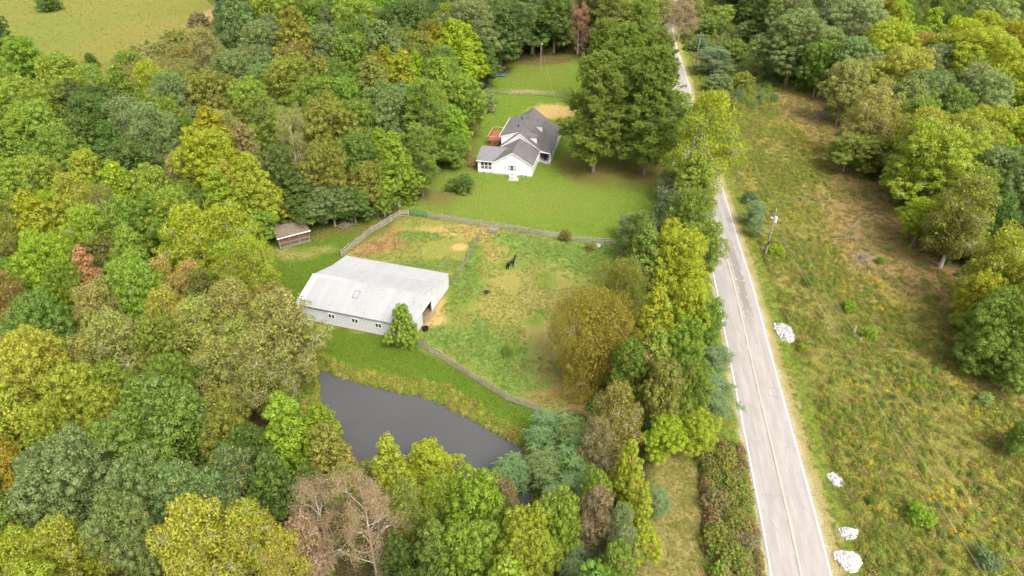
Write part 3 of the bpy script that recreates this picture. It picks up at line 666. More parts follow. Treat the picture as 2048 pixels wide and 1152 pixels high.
def front_dormer(yc, wd=1.9):
    d = empty('dormer', (0, 0, 0)); d.parent = house
    xf, zb = mx1 - .75, ma - ms * (mx1 - .75 - mc); zt = zb + 1.55; za = zt + .5; xe = mc + (ma - zt) / ms; xa = mc + (ma - za) / ms
    for s in (-1, 1): MB().slab([(xf, yc + s * wd / 2, zb), (xf, yc + s * wd / 2, zt), (xe, yc + s * wd / 2, zt)], (0, s, 0), .06).build('side_wall', M['siding'], d)
    MB().slab([(xf, yc - wd / 2, zb - .1), (xf, yc + wd / 2, zb - .1), (xf, yc + wd / 2, zt), (xf, yc, za - .06), (xf, yc - wd / 2, zt)], (1, 0, 0), .08).build('front_wall', M['siding'], d)
    for s in (-1, 1):
        slope('roof', [(xf + .2, yc, za + .001 * s), (xf + .2, yc + s * (wd / 2 + .18), zt - .06), (xe - .25, yc + s * (wd / 2 + .18), zt - .06), (xa - .1, yc, za + .001 * s)], .08, M['shingle'], d)
    MB().box((xf + .001, yc - .45, zb + .15), (xf + .05, yc + .45, zt - .1)).build('window', M['glass'], d)
q = to_h(1078.9, 285.3, 4.3).y; front_dormer(q + 1.0); q2 = to_h(1088.3, 261.9, 4.3).y; front_dormer(q2 + 1.0)
# porch on the right side
slope('porch_roof', [(mx1 + .25, my0 - .1, mz - .25), (mx1 + 2.5, my0 - .1, 2.62), (mx1 + 2.5, my1, 2.62), (mx1 + .25, my1, mz - .25)], .14)
MB().add([(mx1, my0 - .05, 2.5), (mx1 + 2.35, my0 - .05, 2.3), (mx1 + 2.35, my0 - .05, 2.52), (mx1, my0 - .05, mz - .22), (mx1, my0 + .02, 2.5), (mx1 + 2.35, my0 + .02, 2.3), (mx1 + 2.35, my0 + .02, 2.52), (mx1, my0 + .02, mz - .22)], [(0, 1, 2, 3), (7, 6, 5, 4), (0, 4, 5, 1), (1, 5, 6, 2), (2, 6, 7, 3), (3, 7, 4, 0)]).build('porch_gable', M['trim'], house)
hb('porch_floor', M['found'], (mx1, my0, 0), (mx1 + 2.4, my1, .32))
for k in range(5): hb('porch_column', M['trim'], (mx1 + 2.2, my0 + .05 + k * 3.9, .32), (mx1 + 2.34, my0 + .19 + k * 3.9, 2.45))
for y in (my0 + 5, my0 + 9.5, my0 + 13): hb('window', M['glass'], (mx1, y, 1.1), (mx1 + .04, y + .9, 2.4))
for y in (my0 + 2.0,): hb('door', M['shutter'], (mx1, y, .4), (mx1 + .04, y + .95, 2.5))
# sunroom windows
xs = [-SWd + .62, -SWd + 2.98]; fr = MB(); z0, z1 = 1.02, 2.55
fr.box((xs[0] - .06, -.03, z0 - .06), (xs[1] + .06, .018, z0)); fr.box((xs[0] - .06, -.03, z1), (xs[1] + .06, .018, z1 + .06))
for k in range(4): x = xs[0] + (xs[1] - xs[0]) * k / 3; fr.box((x - .05, -.03, z0), (x + .05, .018, z1))
fr.box((xs[0], -.028, 1.72), (xs[1], .018, 1.80)); fo = fr.build('window', M['trim'], house)
for k in range(3):
    xa = xs[0] + (xs[1] - xs[0]) * k / 3 + .05; xb = xs[0] + (xs[1] - xs[0]) * (k + 1) / 3 - .05
    MB().box((xa, -.012, z0), (xb, .016, 1.72)).build('pane', M['glassp'], fo); MB().box((xa, -.012, 1.80), (xb, .016, z1)).build('pane', M['glass'], fo)
wx = -4.25; fr = MB()
for q in [(wx - .42, wx + .42, 1.08, 1.15), (wx - .42, wx + .42, 2.25, 2.32), (wx - .42, wx - .36, 1.1, 2.3), (wx + .36, wx + .42, 1.1, 2.3), (wx - .36, wx + .36, 1.68, 1.73)]: fr.box((q[0], -.04, q[2]), (q[1], -.002, q[3]))
fo = fr.build('window', M['trim'], house); MB().box((wx - .36, -.02, 1.15), (wx + .36, -.003, 1.68)).build('pane', M['glass'], fo); MB().box((wx - .36, -.02, 1.73), (wx + .36, -.003, 2.25)).build('pane', M['glass'], fo)
for x in (wx - .66, wx + .66): hb('shutter', M['shutter'], (x - .17, -.045, 1.05), (x + .17, -.002, 2.35))
hb('meter_box', M['grey'], (-5.75, -.12, 1.45), (-5.45, -.002, 1.95)); MB().tube([(-5.6, -.05, .2), (-5.6, -.05, 1.45)], .03, 6).build('conduit', M['grey'], house)
for x in (-10.6, -9.0, -2.4, -1.6): hb('foundation_vent', M['dark'], (x, .005, .1), (x + .5, .028, .28))
for px, py in [(1044, 240), (1037, 256)]:
    q = to_h(px, py, 6.1); x, y = q.x, q.y; z = ma - (mc - x) * .33 if x < mc else ma
    v = MB(); v.tube([(x, y, z - .1), (x, y, z + .45)], .13, 8); v.tube([(x, y, z + .45), (x - .1, y, z + .62)], [.2, .12], 8); v.build('roof_vent', M['black'], house)
v = MB(); v.tube([(-6.0, 2.9, 3.7), (-5.9, 3.1, 4.3)], .07, 6); v.build('vent_pipe', M['trim'], house)
# deck
dk = tag(empty('deck', wp(house, mx0 - 4.7, 21.1), han), 'raised red-brown wooden deck with pale rails on the left side of the house', 'deck')
W_, L_ = 4.6, 6.2; zf = 1.15
for k in range(17): MB().box((0, -L_ + k * L_ / 17, zf), (W_, -L_ + (k + .93) * L_ / 17, zf + .04)).build('plank', M['deck'], dk)
for x in (.06, W_ - .06):
    for y in (-L_ + .05, -L_ / 2, -.05): MB().box((x - .05, y - .05, 0), (x + .05, y + .05, zf + (1.0 if x < 1 or y < -L_ + .2 or y > -.2 else -.01))).build('post', M['deck'], dk)
for a_, b_ in [((0, -L_), (0, 0)), ((0, 0), (W_, 0)), ((0, -L_), (W_, -L_))]:
    d_ = Vector((b_[0] - a_[0], b_[1] - a_[1], 0)); n = int(d_.length / .22)
    for k in range(n): x = a_[0] + d_.x * (k + .5) / n; y = a_[1] + d_.y * (k + .5) / n; MB().box((x - .02, y - .02, zf + .08), (x + .02, y + .02, zf + .95)).build('baluster', M['deck'], dk)
    MB().box((min(a_[0], b_[0]) - .06, min(a_[1], b_[1]) - .06, zf + .95), (max(a_[0], b_[0]) + .06, max(a_[1], b_[1]) + .06, zf + 1.0)).build('top_rail', M['decklt'], dk)
for k in range(6): MB().box((W_ * .15, -L_ - .3 - k * .28, zf - .18 * (k + 1)), (W_ * .6, -L_ - .02 - k * .28, zf - .18 * (k + 1) + .05)).build('step', M['deck'], dk)
# package unit in front of the house
u = tag(empty('air_conditioner', wp(house, -3.6, -1.75), han), 'boxy pale air conditioning unit on a pad before the front gable wall', 'air conditioner')
MB().box((-1.0, -.75, 0), (1.05, .75, .1)).build('pad', M['found'], u); MB().box((-.75, -.6, .1), (.75, .55, 1.05)).build('casing', M['ac'], u)
MB().box((-.78, -.63, 1.052), (.78, .58, 1.10)).build('lid', simple('pale_lid', (.66, .63, .60), .5), u)
MB().tube([(-.25, 0, 1.1), (-.25, 0, 1.14)], .3, 14).build('fan_grille', M['rust'], u)
for k in range(5): MB().box((-.65, -.615, .25 + k * .14), (.2, -.602, .32 + k * .14)).build('louvre', M['grey'], u)
MB().box((-.7, .55, .4), (.5, 1.6, .75)).build('duct', M['ac'], u)
# firewood heap left of the sunroom
q = at(946, 331); o = tag(empty('wood_heap', (q.x, q.y, 0), .3), 'low brown heap of firewood beside the sunroom corner', 'wood heap'); lm = MB().tube([(-.5, 0, 0), (.5, 0, 0)], .09, 6).mesh('log', M['rust'])
for k in range(34): part('log', lm, o, (random.gauss(0, .55), random.gauss(0, .5), .08 + abs(random.gauss(.2, .18))), (random.gauss(0, .2), random.gauss(0, .2), random.uniform(0, 3.14)))
# porch chair
for k in range(2):
    c = tag(empty('porch_chair', wp(house, mx1 + 1.2, my0 + .8 + k * 1.1, .32), han + .5), ['dark chair nearest the end of the front porch', 'dark chair further along the front porch'][k], 'chair')
    MB().box((-.28, -.28, .4), (.28, .28, .46)).build('seat', M['black'], c); MB().box((-.28, .24, .46), (.28, .29, 1.0)).build('backrest', M['black'], c)
    for x in (-.25, .22):
        for y in (-.25, .22): MB().box((x, y, 0), (x + .04, y + .04, .4)).build('leg', M['black'], c)

# ------------------------------------------------------------------ poles and lines
def pole(base, h, label, mat, extra):
    o = tag(empty('utility_pole', (base.x, base.y, gz(base.x, base.y))), label, 'pole')
    MB().tube([(0, 0, -.3), (0, 0, h)], [.16, .11], 9).build('shaft', mat, o)
    if extra == 'tx':
        MB().tube([(.28, -.1, h - 2.1), (.28, -.1, h - 1.2)], .22, 10).build('transformer', M['insul'], o)
        MB().tube([(.02, -.02, h), (.02, -.02, h + .38)], [.06, .035], 6).build('insulator', M['insul'], o)
        MB().box((-.5, -.05, h - 1.45), (.1, .05, h - 1.35)).build('bracket', M['insul'], o)
        MB().tube([(-.5, 0, h - 1.4), (-.5, 0, h - 1.05)], .05, 6).build('insulator', M['insul'], o)
        MB().box((-.16, -.22, 2.3), (.06, -.1, 3.0)).build('meter_box', M['black'], o)
    elif extra == 'lamp':
        MB().tube([(0, 0, h - .15), (.35, -.1, h - .05)], .03, 5).build('arm', M['grey'], o); MB().tube([(.35, -.1, h - .2), (.35, -.1, h)], [.16, .09], 8).build('lamp_head', M['insul'], o)
    else:
        MB().box((-.9, -.05, h - .5), (.9, .05, h - .4)).build('crossarm', M['polew'], o)
        for x in (-.8, .8): MB().tube([(x, 0, h - .4), (x, 0, h - .15)], .06, 6).build('insulator', M['insul'], o)
    return Vector((base.x, base.y, h))
pA = pole(at(1530, 512), 8.7, 'grey roadside pole with white transformer in the weeds right of the road', M['polew'], 'tx')
pB = pole(at(1390, 140), 10.5, 'distant pole with crossarm standing in bushes beside the far road', M['polew'], 'x')
pC = pole(at(1081, 143), 8.0, 'slim brown pole with a lamp on the back lawn', M['polebr'], 'lamp')
pD = pole(at(1318, 432), 6.2, 'short brown pole beside the vine-covered trees at the lawn edge', M['polebr'], 'x2')
pE = pole(Vector((41, 20, 0)), 9.2, 'near roadside pole that carries the three wires off to the camera side', M['polew'], 'x')
def wire(name, a, b, sag, label, r_=.009):
    n = 24; mb = MB(); mb.tube([a.lerp(b, k / n) - Vector((0, 0, sag * 4 * (k / n) * (1 - k / n))) for k in range(n + 1)], r_, 4)
    tag(mb.build(name, M['wire']), label, 'power line')
wire('power_line', pA + Vector((.02, 0, .35)), pE + Vector((1.0, 0, .2)), .9, 'rightmost and highest of the three wires running down beside the road')
wire('power_line', pA + Vector((-.5, 0, -1.1)), pE + Vector((-.1, 0, -.9)), 1.0, 'middle wire of the three running down beside the road')
wire('power_line', pA + Vector((-.1, 0, -2.0)), pE + Vector((-.9, 0, -1.6)), 1.1, 'leftmost and lowest of the three wires beside the road', .011)
wire('power_line', pA + Vector((.02, 0, .35)), pB + Vector((.8, 0, -.1)), 1.6, 'wire from the transformer pole back to the distant pole')
wire('power_line', pC + Vector((0, 0, -.2)), Vector((wp(house, mc, my0 + 10).x + 7, wp(house, mc, my0 + 10).y + 6, 6)), .8, 'thin wire from the lamp pole across the back lawn', .012)

# ------------------------------------------------------------------ small things
def tub(px, py, r_, h, mat, name, label, cat, z=0):
    q = at(px, py); o = tag(empty(name, (q.x, q.y, gz(q.x, q.y))), label, cat); n = 18; mb = MB()
    vs = []
    for rr, zz in ((r_ * .85, 0), (r_, h), (r_ * .93, h), (r_ * .78, .05)): vs += [(rr * math.cos(2 * math.pi * k / n), rr * math.sin(2 * math.pi * k / n), zz) for k in range(n)]
    mb.add(vs, [(a_ * n + k, a_ * n + (k + 1) % n, (a_ + 1) * n + (k + 1) % n, (a_ + 1) * n + k) for a_ in range(3) for k in range(n)] + [tuple(range(n - 1, -1, -1)), tuple(range(3 * n, 4 * n))])
    mb.build('tub_wall', mat, o); return o
tub(851, 661, .48, .55, M['black'], 'water_tub', 'black rubber water tub by the barn door and small tree', 'tub')
tub(973, 586, .42, .22, M['black'], 'feed_pan', 'small black feed pan on the bare patch in the pasture', 'feed pan')
o = tub(1197, 493, .34, .5, M['white'], 'bucket', 'white bucket in the weeds below the long fence', 'bucket'); MB().tube([(0, 0, .5), (.05, 0, .56)], .16, 8).build('lid', M['bluep'], o)
tub(1205, 484, .12, .2, M['white'], 'flower_pot', 'tiny white pot at the foot of the long fence', 'pot')
q = at(1337, 266); o = tag(empty('wheelie_bin', (q.x, q.y, 0)), 'dark blue bin between the pines and the road', 'bin'); MB().box((-.3, -.3, .1), (.3, .3, 1.0)).build('bin_body', simple('navy', (.02, .03, .09), .4), o); MB().box((-.33, -.34, 1.0), (.33, .33, 1.08)).build('lid', M['insul'], o)
for i, (px, py) in enumerate([(983, 156), (1003, 153)]):
    q = at(px, py); P_ = [(x, y, .25 + .25 * vnoise(x + 9 * i, y, .6, 5)) for y in np.linspace(-.6, .6, 7) for x in np.linspace(-1.3, 1.3, 12)]
    mb = MB(); mb.add(P_ + [(x, y, .02) for x, y, z in P_], [(j * 12 + k, j * 12 + k + 1, j * 12 + k + 13, j * 12 + k + 12) for j in range(6) for k in range(11)]); t_ = mb.build('tarp', [M['bluep'], simple('dark_tarp', (.05, .07, .13), .5)][1 - i], None, (q.x, q.y, 0))
    tag(t_, ['dark blue tarp heap nearer the woods behind the house', 'bright blue tarp heap at the wood edge behind the house'][i], 'tarp')
def rubble(px, py, rx, ry, n, label, blue=False):
    q = at(px, py); wx_ = abs((at(px + rx, py) - q).x); wy = abs((at(px, py - ry) - q).y); o = tag(empty('rubble_pile', (q.x, q.y, gz(q.x, q.y))), label, 'rubble pile')
    V = []; Fs = []; 
    for k in range(n):
        a_ = random.uniform(0, 2 * math.pi); rr = math.sqrt(random.random()) * (1 + .12 * math.sin(3 * a_ + px)) * (1.12 if random.random() < .06 else 1); x = rr * math.cos(a_) * wx_; y = rr * math.sin(a_) * wy; s = random.uniform(.07, .17)
        z = max(0, (1 - rr)) * .45 + s * .3; c = Vector((x, y, z)); n0 = len(V)
        rot = Matrix.Rotation(random.uniform(0, 6), 3, 'Z') @ Matrix.Rotation(random.gauss(0, .5), 3, 'X')
        for dz in (-.4, .5):
            for t in range(5): V.append(c + rot @ Vector((math.cos(t * 1.256) * s * random.uniform(.7, 1.1), math.sin(t * 1.256) * s * random.uniform(.5, 1), dz * s * random.uniform(.6, 1))))
        Fs += [tuple(n0 + j for j in (4, 3, 2, 1, 0)), tuple(n0 + 5 + j for j in range(5))] + [(n0 + j, n0 + (j + 1) % 5, n0 + 5 + (j + 1) % 5, n0 + 5 + j) for j in range(5)]
    me = bpy.data.meshes.new('rubble'); me.from_pydata(V, [], Fs); me.update(); me.materials.append(M['stone']); tag(part('rubble', me, o), kind='stuff')
    mb = MB(); mb.add([(wx_ * .97 * math.cos(t * .52), wy * .97 * math.sin(t * .52), .02) for t in range(12)] + [(wx_ * .5 * math.cos(t * .52), wy * .5 * math.sin(t * .52), .22) for t in range(12)], [(t, (t + 1) % 12, 12 + (t + 1) % 12, 12 + t) for t in range(12)] + [tuple(range(12, 24))]); mb.build('fill', simple('shaded_gap_fill', (.20, .18, .15), .9), o)  # pile core coloured dark to stand for the shade between the stones
    if blue: MB().box((wx_ * .5, -wy * .75, .1), (wx_ * .8, -wy * .5, .32)).build('blue_scrap', M['bluep'], o)
rubble(1572, 665, 21, 18, 620, 'white rubble pile beside the road, the farthest of the four')
rubble(1671, 960, 12, 15, 300, 'small white rubble pile with a blue scrap beside the road', True)
rubble(1697, 1067, 18, 12, 260, 'ragged white rubble pile, second nearest along the verge')
rubble(1697, 1122, 25, 20, 760, 'largest white rubble pile, nearest the camera on the verge')
# stump and logs in the rough field
q = at(1706, 668); o = tag(empty('tree_stump', (q.x, q.y, gz(q.x, q.y))), 'grey broken stump standing among goldenrod in the rough field', 'stump'); MB().tube([(0, 0, -.1), (.05, 0, .5), (.1, .05, 1.3)], [.3, .22, .12], 8).build('stump_wood', M['log'], o)
q = at(1723, 681); tag(MB().tube([(-.3, 0, .1), (0, .1, .15), (.35, 0, .1)], [.16, .2, .1], 7).build('log', M['stone'], None, (q.x, q.y, gz(q.x, q.y))), 'short pale log lying by the grey stump', 'log')
for i, (x0, y0, x1, y1, lb) in enumerate([(1690, 470, 1770, 415, 'long thin grey fallen pole in the leaf litter'), (1665, 480, 1740, 483, 'low fallen branch crossing the field'), (1715, 512, 1755, 510, 'bleached forked log above the stump'), (1700, 548, 1738, 512, 'bent branch leaning over dry brush'), (1560, 410, 1660, 395, 'old rail lying in weeds behind the transformer pole'), (1880, 700, 1950, 716, 'pale branch lying at the foot of the dense trees'), (1740, 440, 1768, 425, 'short branch beside the long fallen pole')]):
    a_, b_ = at(x0, y0), at(x1, y1); o = MB(); d_ = b_ - a_; nn = Vector((-d_.y, d_.x, 0)) * .06
    o.tube([(0, 0, .12), d_ * .5 + nn + Vector((0, 0, .3)), d_ + Vector((0, 0, .15))], [.065, .05, .02], 6); o.tube([d_ * .55 + nn + Vector((0, 0, .3)), d_ * .8 - nn * 3 + Vector((0, 0, .5))], [.05, .02], 5)
    tag(o.build('fallen_branch', M['log'], None, (a_.x, a_.y, gz(a_.x, a_.y))), lb, 'branch')
def brush(px, py, r_, n, label, mat=M['log'], name='brush_pile', hh=1.2):
    q = at(px, py); o = tag(empty(name, (q.x, q.y, gz(q.x, q.y))), label, 'brush pile'); mb = MB()
    for k in range(n):
        a_ = random.uniform(0, 6.28); c = Vector((random.gauss(0, r_ * .4), random.gauss(0, r_ * .4), random.uniform(.1, hh * .6))); d_ = Vector((math.cos(a_), math.sin(a_), random.uniform(-.15, .55))) * random.uniform(.4, 1.5)
        m_ = c + d_ * .5 + Vector((random.gauss(0, .12), random.gauss(0, .12), .1)); mb.tube([c, m_, c + d_], [.035, .025, .01], 3, False)
    tag(mb.build('branches', mat, o), kind='stuff')
brush(1645, 235, 3.0, 260, 'grey brush pile at the edge of the right-hand woods')
brush(752, 428, 2.2, 260, 'pinkish grey pile of dead branches by the board fence corner', simple('pinkish_twigs', (.34, .26, .23), .9, .25), 'brush_pile', 2.6)
brush(690, 455, 1.4, 60, 'few dead branches lying beside the shed lawn')
brush(2008, 888, 1.6, 120, 'heap of torn reddish roots at the far right field edge', M['rust'])
brush(1720, 520, 2.2, 90, 'scattered dead brush in the middle of the rough field')
brush(1055, 188, 1.0, 30, 'small brush heap by the back fence')
brush(985, 465, .9, 70, 'small dark heap of weeds at the end of the picket fence', M['oldwood'], 'brush_pile', .6)

# ------------------------------------------------------------------ horse
q = at(1022, 533); hx = tag(empty('horse', (q.x - .05, q.y - .75, gz(q.x, q.y)), R(46)), 'black horse standing in the pasture, seen from behind with its head raised', 'horse'); hx.scale = (.93, .93, .96)
J = [((-.62, 0, 1.30), .29, -1), ((-.2, 0, 1.28), .27, 0), ((.3, 0, 1.28), .28, 1), ((.66, 0, 1.32), .29, 2), ((.92, 0, 1.62), .19, 3), ((1.1, -.02, 1.98), .14, 4), ((1.24, -.03, 2.1), .12, 5), ((1.42, -.05, 1.92), .095, 6), ((1.6, -.07, 1.72), .07, 7),
     ((-.80, 0, 1.28), .2, 0)]
def leg(x, s, dx, top, fore):
    n = len(J)
    if fore: J.extend([((x, s * .17, .95), .13, top), ((x + .02, s * .17, .52 + .0), .07, n), ((x + dx, s * .17, .12), .045, n + 1), ((x + dx + .05, s * .17, .03), .06, n + 2)])
    else: J.extend([((x + .04, s * .17, .92), .18, top), ((x - .14, s * .17, .55), .08, n), ((x + dx, s * .17, .14), .05, n + 1), ((x + dx + .05, s * .17, .03), .062, n + 2)])
leg(-.62, 1, -.10, 0, False); leg(-.62, -1, -.02, 0, False); leg(.58, 1, .02, 3, True); leg(.58, -1, -.04, 3, True)
me = bpy.data.meshes.new('body'); me.from_pydata([j[0] for j in J], [(i, j[2]) for i, j in enumerate(J) if j[2] >= 0], []); me.update()
body = part('body', me, hx); md = body.modifiers.new('skin', 'SKIN'); me.materials.append(M['horse'])
for i, j in enumerate(J):
    sv = me.skin_vertices[0].data[i]; sv.radius = (j[1], j[1]); sv.use_root = (i == 0)
ss = body.modifiers.new('sub', 'SUBSURF'); ss.levels = 2; ss.render_levels = 2; md.use_smooth_shade = True
mb = MB(); mb.tube([(-.93, 0, 1.42), (-1.04, .02, 1.2), (-1.06, .03, .75), (-1.02, .03, .45)], [.06, .09, .08, .02], 7); mb.build('tail', M['hoof'], hx)
mb = MB(); mb.tube([(.62, 0, 1.62), (.82, 0, 1.86), (1.0, 0, 2.1), (1.12, 0, 2.22)], [.04, .07, .07, .03], 6); mb.build('mane', M['hoof'], hx)
for s in (-1, 1): MB().tube([(1.16, s * .07, 2.16), (1.16, s * .09, 2.27), (1.15, s * .09, 2.34)], [.045, .035, .005], 5).build('ear', M['horse'], hx)

# ------------------------------------------------------------------ foliage generators
def unit(a): return a / (np.linalg.norm(a, axis=1, keepdims=True) + 1e-9)
def leaves(rng, C, Nn, size, asp=.62):               # rhombic leaf quads at C facing Nn
    n = len(C); Nn = unit(Nn); ref = unit(rng.normal(size=(n, 3))); U = unit(np.cross(Nn, ref)); W = np.cross(Nn, U)
    s = (size * rng.uniform(.65, 1.3, n))[:, None]; a = U * s * .5; b = W * s * .5 * asp; bend = Nn * s * .10
    V = np.stack([C - a - bend, C - b + bend, C + a - bend, C + b + bend], 1).reshape(-1, 3)
    return V
def tufts(rng, C, size, n, up=.5):                   # long thin needles / blades radiating from C
    k = len(C); D = unit(rng.normal(size=(k * n, 3)) + np.array([0, 0, up])); Cn = np.repeat(C, n, 0)
    s = (size * rng.uniform(.7, 1.25, k * n))[:, None]; S = unit(np.cross(D, rng.normal(size=D.shape))) * s * .13
    return np.stack([Cn, Cn + D * s * .5 + S, Cn + D * s, Cn + D * s * .5 - S], 1).reshape(-1, 3)
def quads(V): return np.arange(len(V)).reshape(-1, 4)
def crown_pts(rng, Rr, z0, Hc, prof, nl, lr, ncl, cs, npl, leafs, up=.55, flat=.75, inner=.12, asp=.62, sp_=1.35, cap=.8):
    t = (np.arange(nl) + rng.uniform(.2, .8, nl)) / nl; ang = np.arange(nl) * 2.39996 + rng.uniform(-.5, .5, nl)
    pr = np.array([prof(x) for x in t]) * Rr
    rad = pr * (1 - lr) * rng.uniform(.55, 1.35, nl)
    L = np.stack([rad * np.cos(ang), rad * np.sin(ang), z0 + Hc * t * (1 - lr * .35)], 1)
    LR = np.maximum(Rr * lr * rng.uniform(.75, 1.2, nl) * np.clip(pr / Rr + .15, .35, 1), .6)
    m = ncl * 9; i = rng.choice(nl, m, p=LR ** 2 / (LR ** 2).sum()); d = unit(rng.normal(size=(m, 3)) + np.array([0, 0, .25]))
    p = L[i] + d * (LR[i] * np.where(rng.random(m) < .14, rng.uniform(1.1, 1.45, m), rng.uniform(.78, 1.15, m)))[:, None] * np.array([1, 1, .85])
    out = p - np.array([0, 0, z0 + Hc * .4]); ok = (d * unit(out)).sum(1) > -.2
    for j in range(nl): ok &= ~((np.linalg.norm(p - L[j], axis=1) < LR[j] * .72) & (i != j))
    p = p[ok]; d = d[ok]; keep = []; md_ = cs * sp_
    for k in range(len(p)):
        if len(keep) >= ncl: break
        if not keep or ((p[keep] - p[k]) ** 2).sum(1).min() > md_ * md_ * rng.uniform(.5, 1.2): keep.append(k)
    C = p[keep]; Dn = d[keep]; n = len(C)
    csz = cs * rng.uniform(.65, 1.3, n); axn = unit(Dn * .6 + np.array([0, 0, .75]))
    npl = int(npl * min(1.6, ncl / max(n, 1)))
    q = unit(rng.normal(size=(n * npl, 3)) + np.repeat(axn, npl, 0) * cap)
    rr_ = rng.uniform(.45, 1.0, (n * npl, 1)) ** .6; q[:, 2] *= flat
    Cn = np.repeat(C, npl, 0) + q * rr_ * np.repeat(csz, npl)[:, None]
    nn = unit(q) * .9 + np.array([0, 0, up * .7]) + rng.normal(size=q.shape) * .25
    V = leaves(rng, Cn, nn, leafs, asp)
    ni = int(len(Cn) * inner)
    if ni:
        tt = rng.uniform(.05, .9, ni); a = rng.uniform(0, 6.28, ni); rr = np.array([prof(x) for x in tt]) * Rr * np.sqrt(rng.uniform(0, .6, ni))
        V = np.concatenate([V, leaves(rng, np.stack([rr * np.cos(a), rr * np.sin(a), z0 + Hc * tt], 1), rng.normal(size=(ni, 3)) + [0, 0, .4], leafs * 1.8)])
    return V, L, LR, C
def limb_mesh(rng, name, mat, H, z0, L, C, r0=.26, ntw=60, top=.9, lean=.3, tw=.018):
    mb = MB(); tip = Vector((rng.normal() * lean, rng.normal() * lean, z0 + (H - z0) * top))
    ax = [Vector((0, 0, -.5)), Vector((0, 0, z0 * .5)), Vector((tip.x * .3, tip.y * .3, z0)), Vector((tip.x * .7, tip.y * .7, z0 + (tip.z - z0) * .5)), tip]
    mb.tube(ax, [r0 * 1.25, r0, r0 * .85, r0 * .5, r0 * .12], 7)
    Lm = [Vector(l) for l in L]
    for l in Lm:
        k = min(max((l.z - z0) / max(tip.z - z0, 1) - .32, 0.0), .85); st = ax[2].lerp(tip, k)
        mid = st.lerp(l, .55) + Vector((0, 0, -.25)); mb.tube([st, mid, l], [r0 * .34, r0 * .22, r0 * .1], 5, False)
    idx = rng.choice(len(C), min(ntw, len(C)), replace=False)
    for i in idx:
        c = Vector(C[i]); l = min(Lm, key=lambda q: (q - c).length); mb.tube([l, l.lerp(c, .5) + Vector((0, 0, .12)), c + (c - l) * .12], [r0 * .1, tw * 1.5, tw * .6], 3, False)
    return mb.mesh(name, mat)
dome = lambda t: math.sqrt(max(0, 1 - ((t - .38) / .64) ** 2))
cone = lambda t: (min(t / .22, 1) ** .6) * (1 - t) ** .75 * 1.12 + .06
oval = lambda t: math.sqrt(max(0.02, 1 - ((t - .45) / .56) ** 2)) * (1.0 if t < .6 else 1 - .25 * (t - .6))
egg = lambda t: (min(t / .3, 1) ** .6) * math.sqrt(max(.02, 1 - max(0, (t - .3) / .74) ** 1.7))
spread = lambda t: math.sqrt(max(0.02, 1 - ((t - .5) / .55) ** 2))
PROTO = {}
def proto(kind, Rr, H, V, trunk): PROTO.setdefault(kind, []).append((Rr, H, np_mesh('crown', V, quads(V), M['leaf']), trunk))
def mk(kind, seed, Rr, H, z0, prof, nl, lr, ncl, cs, npl, lf, mat='bark', r0=.26, ntw=50, **kw):
    rng = np.random.default_rng(seed); V, L, LR, C = crown_pts(rng, Rr, z0, H - z0, prof, nl, lr, ncl, cs, npl, lf, **kw)
    proto(kind, Rr, H, V, limb_mesh(rng, 'trunk', M[mat], H, z0, L, C, r0, ntw))
for s in range(4): mk('oak', 10 + s, 4.6, 14, 4.0, dome, 13, .36, 210, .78, 108, .24)
for s in range(2): mk('big', 20 + s, 7.0, 18, 4.5, dome, 22, .28, 440, .85, 112, .255, r0=.36)
for s in range(2): mk('clump', 25 + s, 5.5, 15, 4.0, spread, 15, .34, 260, .82, 112, .24)
for s in range(3): mk('pop', 30 + s, 3.7, 16, 2.5, cone, 22, .34, 240, .62, 70, .26, flat=1.0)
for s in range(4): mk('air', 40 + s, 4.2, 16, 2.0, egg, 24, .30, 330, .60, 46, .22, mat='palebark', ntw=240, inner=.2, up=.3, flat=1.1, sp_=1.1, cap=.4)
mk('wil', 50, 6.2, 13, .8, spread, 16, .36, 900, .66, 84, .145, mat='bark', ntw=200, inner=.25, up=.2, flat=1.1, asp=.42, sp_=1.0, cap=.3)
mk('wil', 51, 5.6, 13, .8, oval, 14, .38, 800, .66, 80, .145, mat='bark', ntw=200, inner=.25, up=.2, flat=1.1, asp=.42, sp_=1.0, cap=.3)
for s in range(2): mk('shrub', 60 + s, 2.2, 3.4, .1, spread, 10, .40, 95, .42, 60, .19, r0=.06, inner=.2)
for s in range(2): mk('ced', 65 + s, 2.4, 8, .4, cone, 24, .30, 230, .38, 60, .16, r0=.14, up=.2)
mk('small', 68, 2.4, 6.4, .5, cone, 18, .36, 150, .46, 60, .22, r0=.10)
